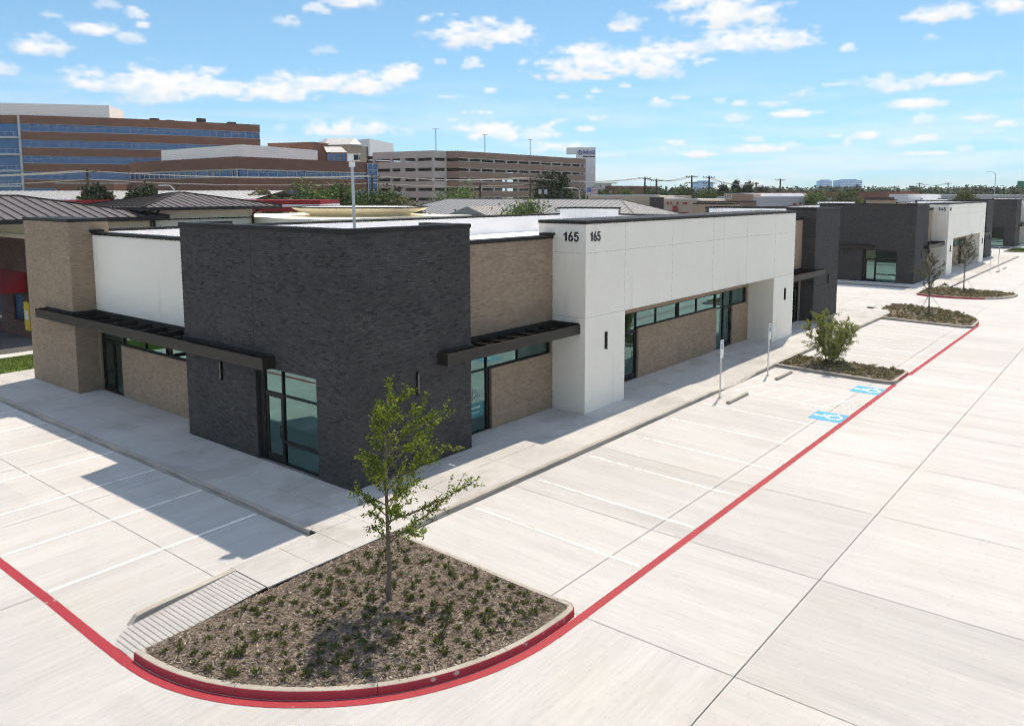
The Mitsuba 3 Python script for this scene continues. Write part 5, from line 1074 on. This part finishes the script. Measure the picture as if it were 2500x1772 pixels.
strip_block('dark_box_shop', 'small dark box shop above the second building roof', (147.5, 25.0), (149.6, 22.6), 6, 7.7, 'dark_wall', None, False)
strip_block('grey_warehouse', 'long grey low warehouse roof at the far right skyline', (205, 28.5), (222, 8.0), 14, 7.95, 'grey_wall', None)
for nm, lab, p0, p1, h in (('glass_office', 'slim pale blue glass office tower on the horizon', (898, 281.7), (904.7, 273.4), 22.8), ('glass_office', 'wide pale blue glass office tower on the horizon', (909.9, 266.9), (925.9, 246.7), 23.2), ('glass_office', 'small blue glass office block on the horizon above the treetops', (626.9, 301.6), (636.1, 290.1), 18.7)):
    k = thing(nm, lab, 'building'); m = MB(); m.obox(p0, p1, 18, 0, h); t_ = (np.array(p1) - p0); m.obox(np.array(p0) + t_ * .22, np.array(p0) + t_ * .78, 14, h, h + 1.1, off=1); m.add(k + '__curtain_wall', 'pale_glass')
    m = MB()
    for z in np.arange(6, h, 2.6): m.obox(p0, p1, .2, z, z + .7, off=-.12)
    m.add(k + '__floor_band', 'white_panel')
k = thing('roadside_billboard', 'small green billboard at the right edge of the skyline', 'sign'); m = MB(); m.obox((336.4, 25), (339.5, 20.5), .4, 10.2, 13.0); m.add(k + '__panel', 'sign_green'); m = MB(); m.tube([(338.1, 22.9, 0), (338.1, 22.9, 10.2)], .3, 6); m.add(k + '__post', 'galv')

# ------------------------------------------------------------------ poles, wires, lamps, flag
POLES = [(34.8, 98.6, 11.9), (47.5, 98.7, 10.2), (72.4, 83.4, 11.6), (68.3, 72.5, 9.6), (92.3, 77.7, 10.5), (104.1, 75.6, 11.7), (97.6, 67.7, 10.0), (135.0, 68.9, 12.0), (132.1, 64.5, 11.5), (141.2, 61.1, 12.3), (143.5, 58.2, 12.2), (149.7, 50.3, 10.8), (182.3, 57.5, 12.1), (312.9, 53.9, 12.4), (319.6, 45.4, 12.4)]
PLAB = ['dark utility pole before the brick hospital wing at left', 'short utility pole above the cream restaurant roof', 'dark utility pole in front of the blue stair window', 'small utility pole with lamp right of the roof camera', 'utility pole before the car park grey end', 'utility pole with wide crossarms before the tall dark tree', 'utility pole with transformer drums left of the flag', 'leftmost utility pole of the row over the right trees', 'second utility pole of the row over the right trees', 'double crossarm utility pole, third of the row over the right trees', 'utility pole before the small blue glass block', 'short utility pole right of the dark conifers', 'lone utility pole left of the slim glass tower', 'distant utility pole on the right skyline, left of a pair', 'distant utility pole on the right skyline, right of a pair']
RT2 = np.array([.62, -.78])
for i, ((x, y, z), lab) in enumerate(zip(POLES, PLAB)):
    k = thing('utility_pole', lab, 'utility pole'); MB().tube([(x, y, 0), (x, y, z)], [.24, .17], 7).add(k + '__post', 'pole_wood')
    w = .55 if i in (1, 3, 11) else 1.25
    for j, zz in enumerate([z - .35] + ([z - 1.6] if i in (9, 10, 5) else [])):
        m = MB(); m.bar((x - RT2[0] * w, y - RT2[1] * w, zz), (x + RT2[0] * w, y + RT2[1] * w, zz), .13, .14)
        for s in (-.95, -.4, .4, .95): m.box(x + RT2[0] * w * s - .05, x + RT2[0] * w * s + .05, y + RT2[1] * w * s - .05, y + RT2[1] * w * s + .05, zz + .07, zz + .25)
        m.add(k + '__crossarm', 'pole_wood')
    if i == 6:
        for s in (-.5, .5): MB().tube([(x + RT2[0] * s, y + RT2[1] * s, z - 1.6), (x + RT2[0] * s, y + RT2[1] * s, z - .8)], .28, 8).add(k + '__transformer', 'galv')
    if i == 3: MB().obox((x - .6, y - .1), (x + .2, y - 1.0), .3, z - 1.1, z - .9).add(k + '__lamp', 'galv')
def wire(a, b, sag, za, zb, off, lab):
    k = name('power_line'); t = np.linspace(0, 1, 12); a, b = np.array(a[:2]) + RT2 * off, np.array(b[:2]) + RT2 * off
    MB().tube(np.column_stack([a[0] + (b[0] - a[0]) * t, a[1] + (b[1] - a[1]) * t, za + (zb - za) * t - sag * 4 * t * (1 - t)]), .05, 4).add(k, 'wire', exact=True); tag(k, lab, 'wire', 'overhead wires: ' + lab[:40])
SP = [(None, 0, 'thin overhead wire running left out of view from the leftmost utility pole'), (0, 2, 'thin overhead wire sagging across the low hospital wing'), (2, 5, 'thin overhead wire crossing the car park front'), (5, 7, 'thin overhead wire over the trees right of the flag'), (7, 9, 'thin overhead wire between the poles of the right row'), (10, 11, 'thin overhead wire falling towards the short right pole'), (13, 14, 'thin overhead wire between the pair of far right poles')]
for a, b, lab in SP:
    pa = (5.0, 118.0, 11.0) if a is None else POLES[a]; pb = POLES[b]
    for off, dz in ((-.9, 0), (.0, -.05), (.9, -.1), (.2, -1.2))[:4 if a in (None, 0, 2) else 2]: wire(pa, pb, .55 if a in (0, 2, None) else .8, pa[2] - .2 + dz, pb[2] - .2 + dz, off, lab)
def street_lamp(x, y, z, reach, lab):
    k = thing('street_lamp', lab, 'street lamp'); MB().tube([(x, y, 0), (x, y, z - .6), (x - RT2[0] * reach * .4, y - RT2[1] * reach * .4, z - .05), (x - RT2[0] * reach, y - RT2[1] * reach, z)], [.13, .1, .07, .06], 6).add(k + '__pole', 'galv')
    p = np.array([x, y]) - RT2 * reach; MB().obox(p - RT2 * .7, p, .3, z - .12, z + .05, off=-.15).add(k + '__lamp_head', 'galv')
street_lamp(42.3, 89.6, 9.7, 1.4, 'curved arm street lamp left of the cream restaurant roof peak'); street_lamp(109.9, 68.4, 9.6, 2.2, 'curved arm street lamp left of the flagpole'); street_lamp(284.6, 25.1, 15.3, 2.4, 'tall street lamp standing alone on the far right skyline')
k = thing('flagpole', 'tall pale flagpole in front of the sign tower', 'flagpole'); MB().tube([(110.6, 67.4, 0), (110.6, 67.4, 11.2)], [.12, .06], 8).add(k + '__pole', 'steel')
k = thing('flag', 'stars and stripes flag flying from the pole by the sign tower', 'flag')
W_, H_ = 2.25, 1.5; nx, nz = 16, 13
def flag_patch(u0, u1, v0, v1, off=0):
    us, vs = np.linspace(u0, u1, max(2, int(nx * (u1 - u0)) + 1)), np.linspace(v0, v1, 3); U, Vv = np.meshgrid(us, vs, indexing='ij'); al = U * W_ * .95; wv = .14 * np.sin(U * 7 + Vv) * U; n_ = np.array([.78, .62])
    z = 9.55 - Vv * H_ - .10 * U - .25 * U * U * (Vv - .3); P = np.stack([110.68 + RT2[0] * al + n_[0] * (wv + off), 67.35 + RT2[1] * al + n_[1] * (wv + off), z], -1).reshape(-1, 3); k_ = len(vs)
    i, j = np.meshgrid(np.arange(len(us) - 1), np.arange(k_ - 1), indexing='ij'); q = np.stack([i*k_+j, (i+1)*k_+j, (i+1)*k_+j+1, i*k_+j+1], -1).reshape(-1, 4); return P, np.vstack([q[:, [0, 1, 2]], q[:, [0, 2, 3]]])
for i in range(13): MB().raw(*flag_patch(.4 if i < 7 else 0, 1, i / 13, (i + 1) / 13)).add(k + '__stripe', 'red_metal' if i % 2 == 0 else 'white_metal')
MB().raw(*flag_patch(0, .4, 0, 7 / 13)).add(k + '__canton', 'sign_blue'); st = MB()
for a in range(5):
    for b in range(4): P_, F_ = flag_patch(.04 + a * .075, .07 + a * .075, .05 + b * .125, .09 + b * .125, -.02); st.raw(P_, F_)
st.add(k + '__stars', 'white_metal')

# ------------------------------------------------------------------ trees behind
def crown_tree(label, x, y, ztop, w, seed, tone, group=None, h=None, shape='round', kind='tree', nm='leafy_tree', leaf=.46, n=4600):
    k = thing(nm, label, kind, group); r = np.random.default_rng(seed); h = h or min(ztop - .6, w * 1.05); c = np.array([x, y, ztop - h / 2]); rx = w / 2
    MB().tube([(x, y, 0), (x + .1, y, ztop - h * .5)], [.16 + w * .015, .08], 7).add(k + '__trunk', 'bark')
    K = 46; u = unit(K, r); rad = r.uniform(.3, .95, K) ** .55; cl = u * rad[:, None] * [rx * .86, rx * .86, h / 2 * .86]
    if shape == 'cone': cl[:, :2] *= np.clip(1.25 - (cl[:, 2:3] / h + .5) * 1.15, .1, 1)
    elif shape == 'dome': cl[:, 2] = np.abs(cl[:, 2]) * 1.6 - h * .25
    pick = r.integers(0, K, n); P = c + cl[pick] + r.normal(0, 1, (n, 3)) * [rx * .17, rx * .17, h * .075]
    b = MB()
    for q in cl[::5]: b.bar((x, y, max(.5, ztop - h * .8)), c + q * .8, .06 + w * .006)
    b.add(k + '__limbs', 'bark')
    out = (P - c) / [rx, rx, h / 2]; D = unit(n, r) + out * .4; base = np.array(tone)
    col = base * (r.uniform(.7, 1.35, K)[pick] * r.uniform(.75, 1.25, n))[:, None] * (1 + np.array([.25, .12, -.1]) * r.uniform(-.5, .9, (n, 1)))
    rawmb(*leaf_quads(P, D, out + unit(n, r) * .8, r.uniform(.6, 1.2, n) * leaf, leaf * .36, np.clip(col, .005, .6))).add(k + '__crown', 'far_leaf', color=True, kind='stuff')
G1, G2, G3, G4 = (.065, .100, .034), (.105, .150, .048), (.038, .060, .028), (.12, .15, .06)
crown_tree('dark round tree at the foot of the leftmost utility pole', 26.5, 77.0, 9.3, 3.4, 101, G3)
crown_tree('dark round tree behind the peak of the cream restaurant roof', 29.8, 72.7, 9.5, 4.9, 102, G3)
crown_tree('pale flowering crape myrtle, leftmost of the hedge row', 44.1, 70.8, 8.9, 5.4, 103, (.13, .125, .065))
crown_tree('big bright green tree above the red canopy', 50.5, 70.8, 10.2, 8.0, 104, (.115, .17, .05), n=3400)
crown_tree('green tree just left of the roof camera pole', 56.4, 71.4, 9.8, 6.4, 105, G2)
crown_tree('dark green tree just right of the roof camera pole', 56.0, 63.9, 9.5, 7.4, 106, (.08, .125, .04), n=3000)
crown_tree('low flowering bush tree sloping down right of the camera pole', 54.9, 57.2, 8.1, 5.4, 107, (.11, .115, .055))
crown_tree('light green tree before the brown car park front', 87.4, 79.4, 10.5, 9.4, 108, (.13, .19, .055), n=3000)
crown_tree('small light green tree at the car park corner', 79.5, 87.0, 8.9, 6.4, 109, G4)
crown_tree('large dense bright bush tree close behind the near roof', 41.8, 27.4, 8.25, 8.2, 110, (.12, .17, .045), shape='dome', leaf=.26, n=9000)
crown_tree('small bush left of the grey seamed roof', 32.6, 45.6, 7.3, 3.2, 111, G2, leaf=.22)
crown_tree('tall dark narrow tree before the right end of the car park', 110.0, 76.2, 13.2, 5.4, 112, G3, h=9, n=3200)
crown_tree('tall dark tree beside the narrow one, slightly shorter', 111.6, 74.3, 12.2, 5.0, 113, G3, h=8)
crown_tree('bushy green tree left of the flag', 119.5, 80.0, 10.0, 8.6, 114, G1)
crown_tree('bushy green tree behind the flag', 124.5, 74.0, 9.9, 8.4, 115, G1)
crown_tree('low dark bush right of the flag', 129.3, 76.0, 9.4, 5.5, 116, G3)
for i, (x, y, z, w, t) in enumerate([(141, 84.5, 9.3, 6, G1), (147, 81, 9.9, 7, G2), (152, 76, 10.3, 8, G1), (158, 72, 10.2, 8, G1), (163, 68, 9.8, 8, G2), (168, 64, 9.6, 7, G1)]):
    crown_tree(['leftmost tree of the green row behind the tan shops', 'second tree from the left in the green row behind the tan shops', 'third tree from the left in the green row behind the tan shops', 'fourth tree from the left in the green row behind the tan shops', 'fifth tree from the left in the green row behind the tan shops', 'rightmost tree of the green row behind the tan shops'][i], x, y, z, w, 120 + i, t, 'green row behind the tan shops', leaf=.42)
for i, (x, y, z, w) in enumerate([(182.8, 73.0, 11.3, 5.2), (184.9, 70.4, 12.2, 3.8), (186.9, 67.9, 12.1, 5.2), (191, 66, 10.6, 4)]):
    crown_tree(['dark conifer, leftmost of the skyline clump', 'dark narrow conifer, second in the skyline clump', 'dark broad conifer, third in the skyline clump', 'dark low conifer, rightmost of the skyline clump'][i], x, y, z, w, 130 + i, (.022, .038, .024), 'dark conifers on the skyline', h=6.5, shape='cone', leaf=.45, n=2000)
crown_tree('wide bright green tree below the slim glass tower, left one', 137.6, 33.6, 9.2, 5.6, 140, G2, leaf=.36); crown_tree('wide bright green tree below the wide glass tower, right one', 141.6, 29.0, 9.4, 6.2, 141, G2, leaf=.36)
crown_tree('rounded olive tree right of the wide glass tower, behind the 145 building', 124.0, 24.6, 8.6, 4.6, 142, (.075, .085, .04), leaf=.3)
crown_tree('yellow green tree on the right skyline by the warehouse', 177.7, 15.1, 8.9, 5.4, 143, (.10, .12, .03), leaf=.4)
crown_tree('pale green tree at the right edge of the skyline', 192.5, 4.5, 8.6, 5.0, 144, (.09, .11, .035), leaf=.4)
# the wooded horizon: one mass
r = np.random.default_rng(77); V, F_, C, nv = [], [], [], 0
for i in range(420):
    az = math.radians(r.uniform(1.5, 34)); dist = r.uniform(330, 620); x, y = CAM[0] + dist * math.cos(az), CAM[1] + dist * math.sin(az); H = r.uniform(8.0, 11.0) + (dist - 330) / 290 * 3.2; w = r.uniform(8, 15); n = 110
    u = unit(n, r) * r.uniform(.6, 1, (n, 1)) * [w / 2, w / 2, H * .42]; P = u + [x, y, H * .58]; base = np.array((.062, .085, .052)) * r.uniform(.65, 1.3)
    v, f, c = leaf_quads(P, unit(n, r), u + unit(n, r), r.uniform(1.0, 2.2, n), .7, base * r.uniform(.7, 1.3, (n, 1))); V.append(v); F_.append(f + nv); C.append(c); nv += len(v)
rawmb(np.vstack(V), np.vstack(F_), np.vstack(C)).add('distant_trees', 'far_leaf', color=True, kind='stuff'); tag('distant_trees', 'wooded green horizon line behind the shops')

# ------------------------------------------------------------------ summer air
scene['air'] = {'type': 'homogeneous', 'albedo': {'type': 'rgb', 'value': [.95, .95, .95]}, 'sigma_t': .00014}
scene['haze'] = {'type': 'cube', 'to_world': T4().translate([1050, 1050, 20.0]).scale([1560, 1560, 21.5]), 'bsdf': {'type': 'null'}, 'interior': {'type': 'ref', 'id': 'air'}}
tag('haze', 'thin summer haze filling the air', kind='stuff')
scene['camera']['medium'] = {'type': 'ref', 'id': 'air'}
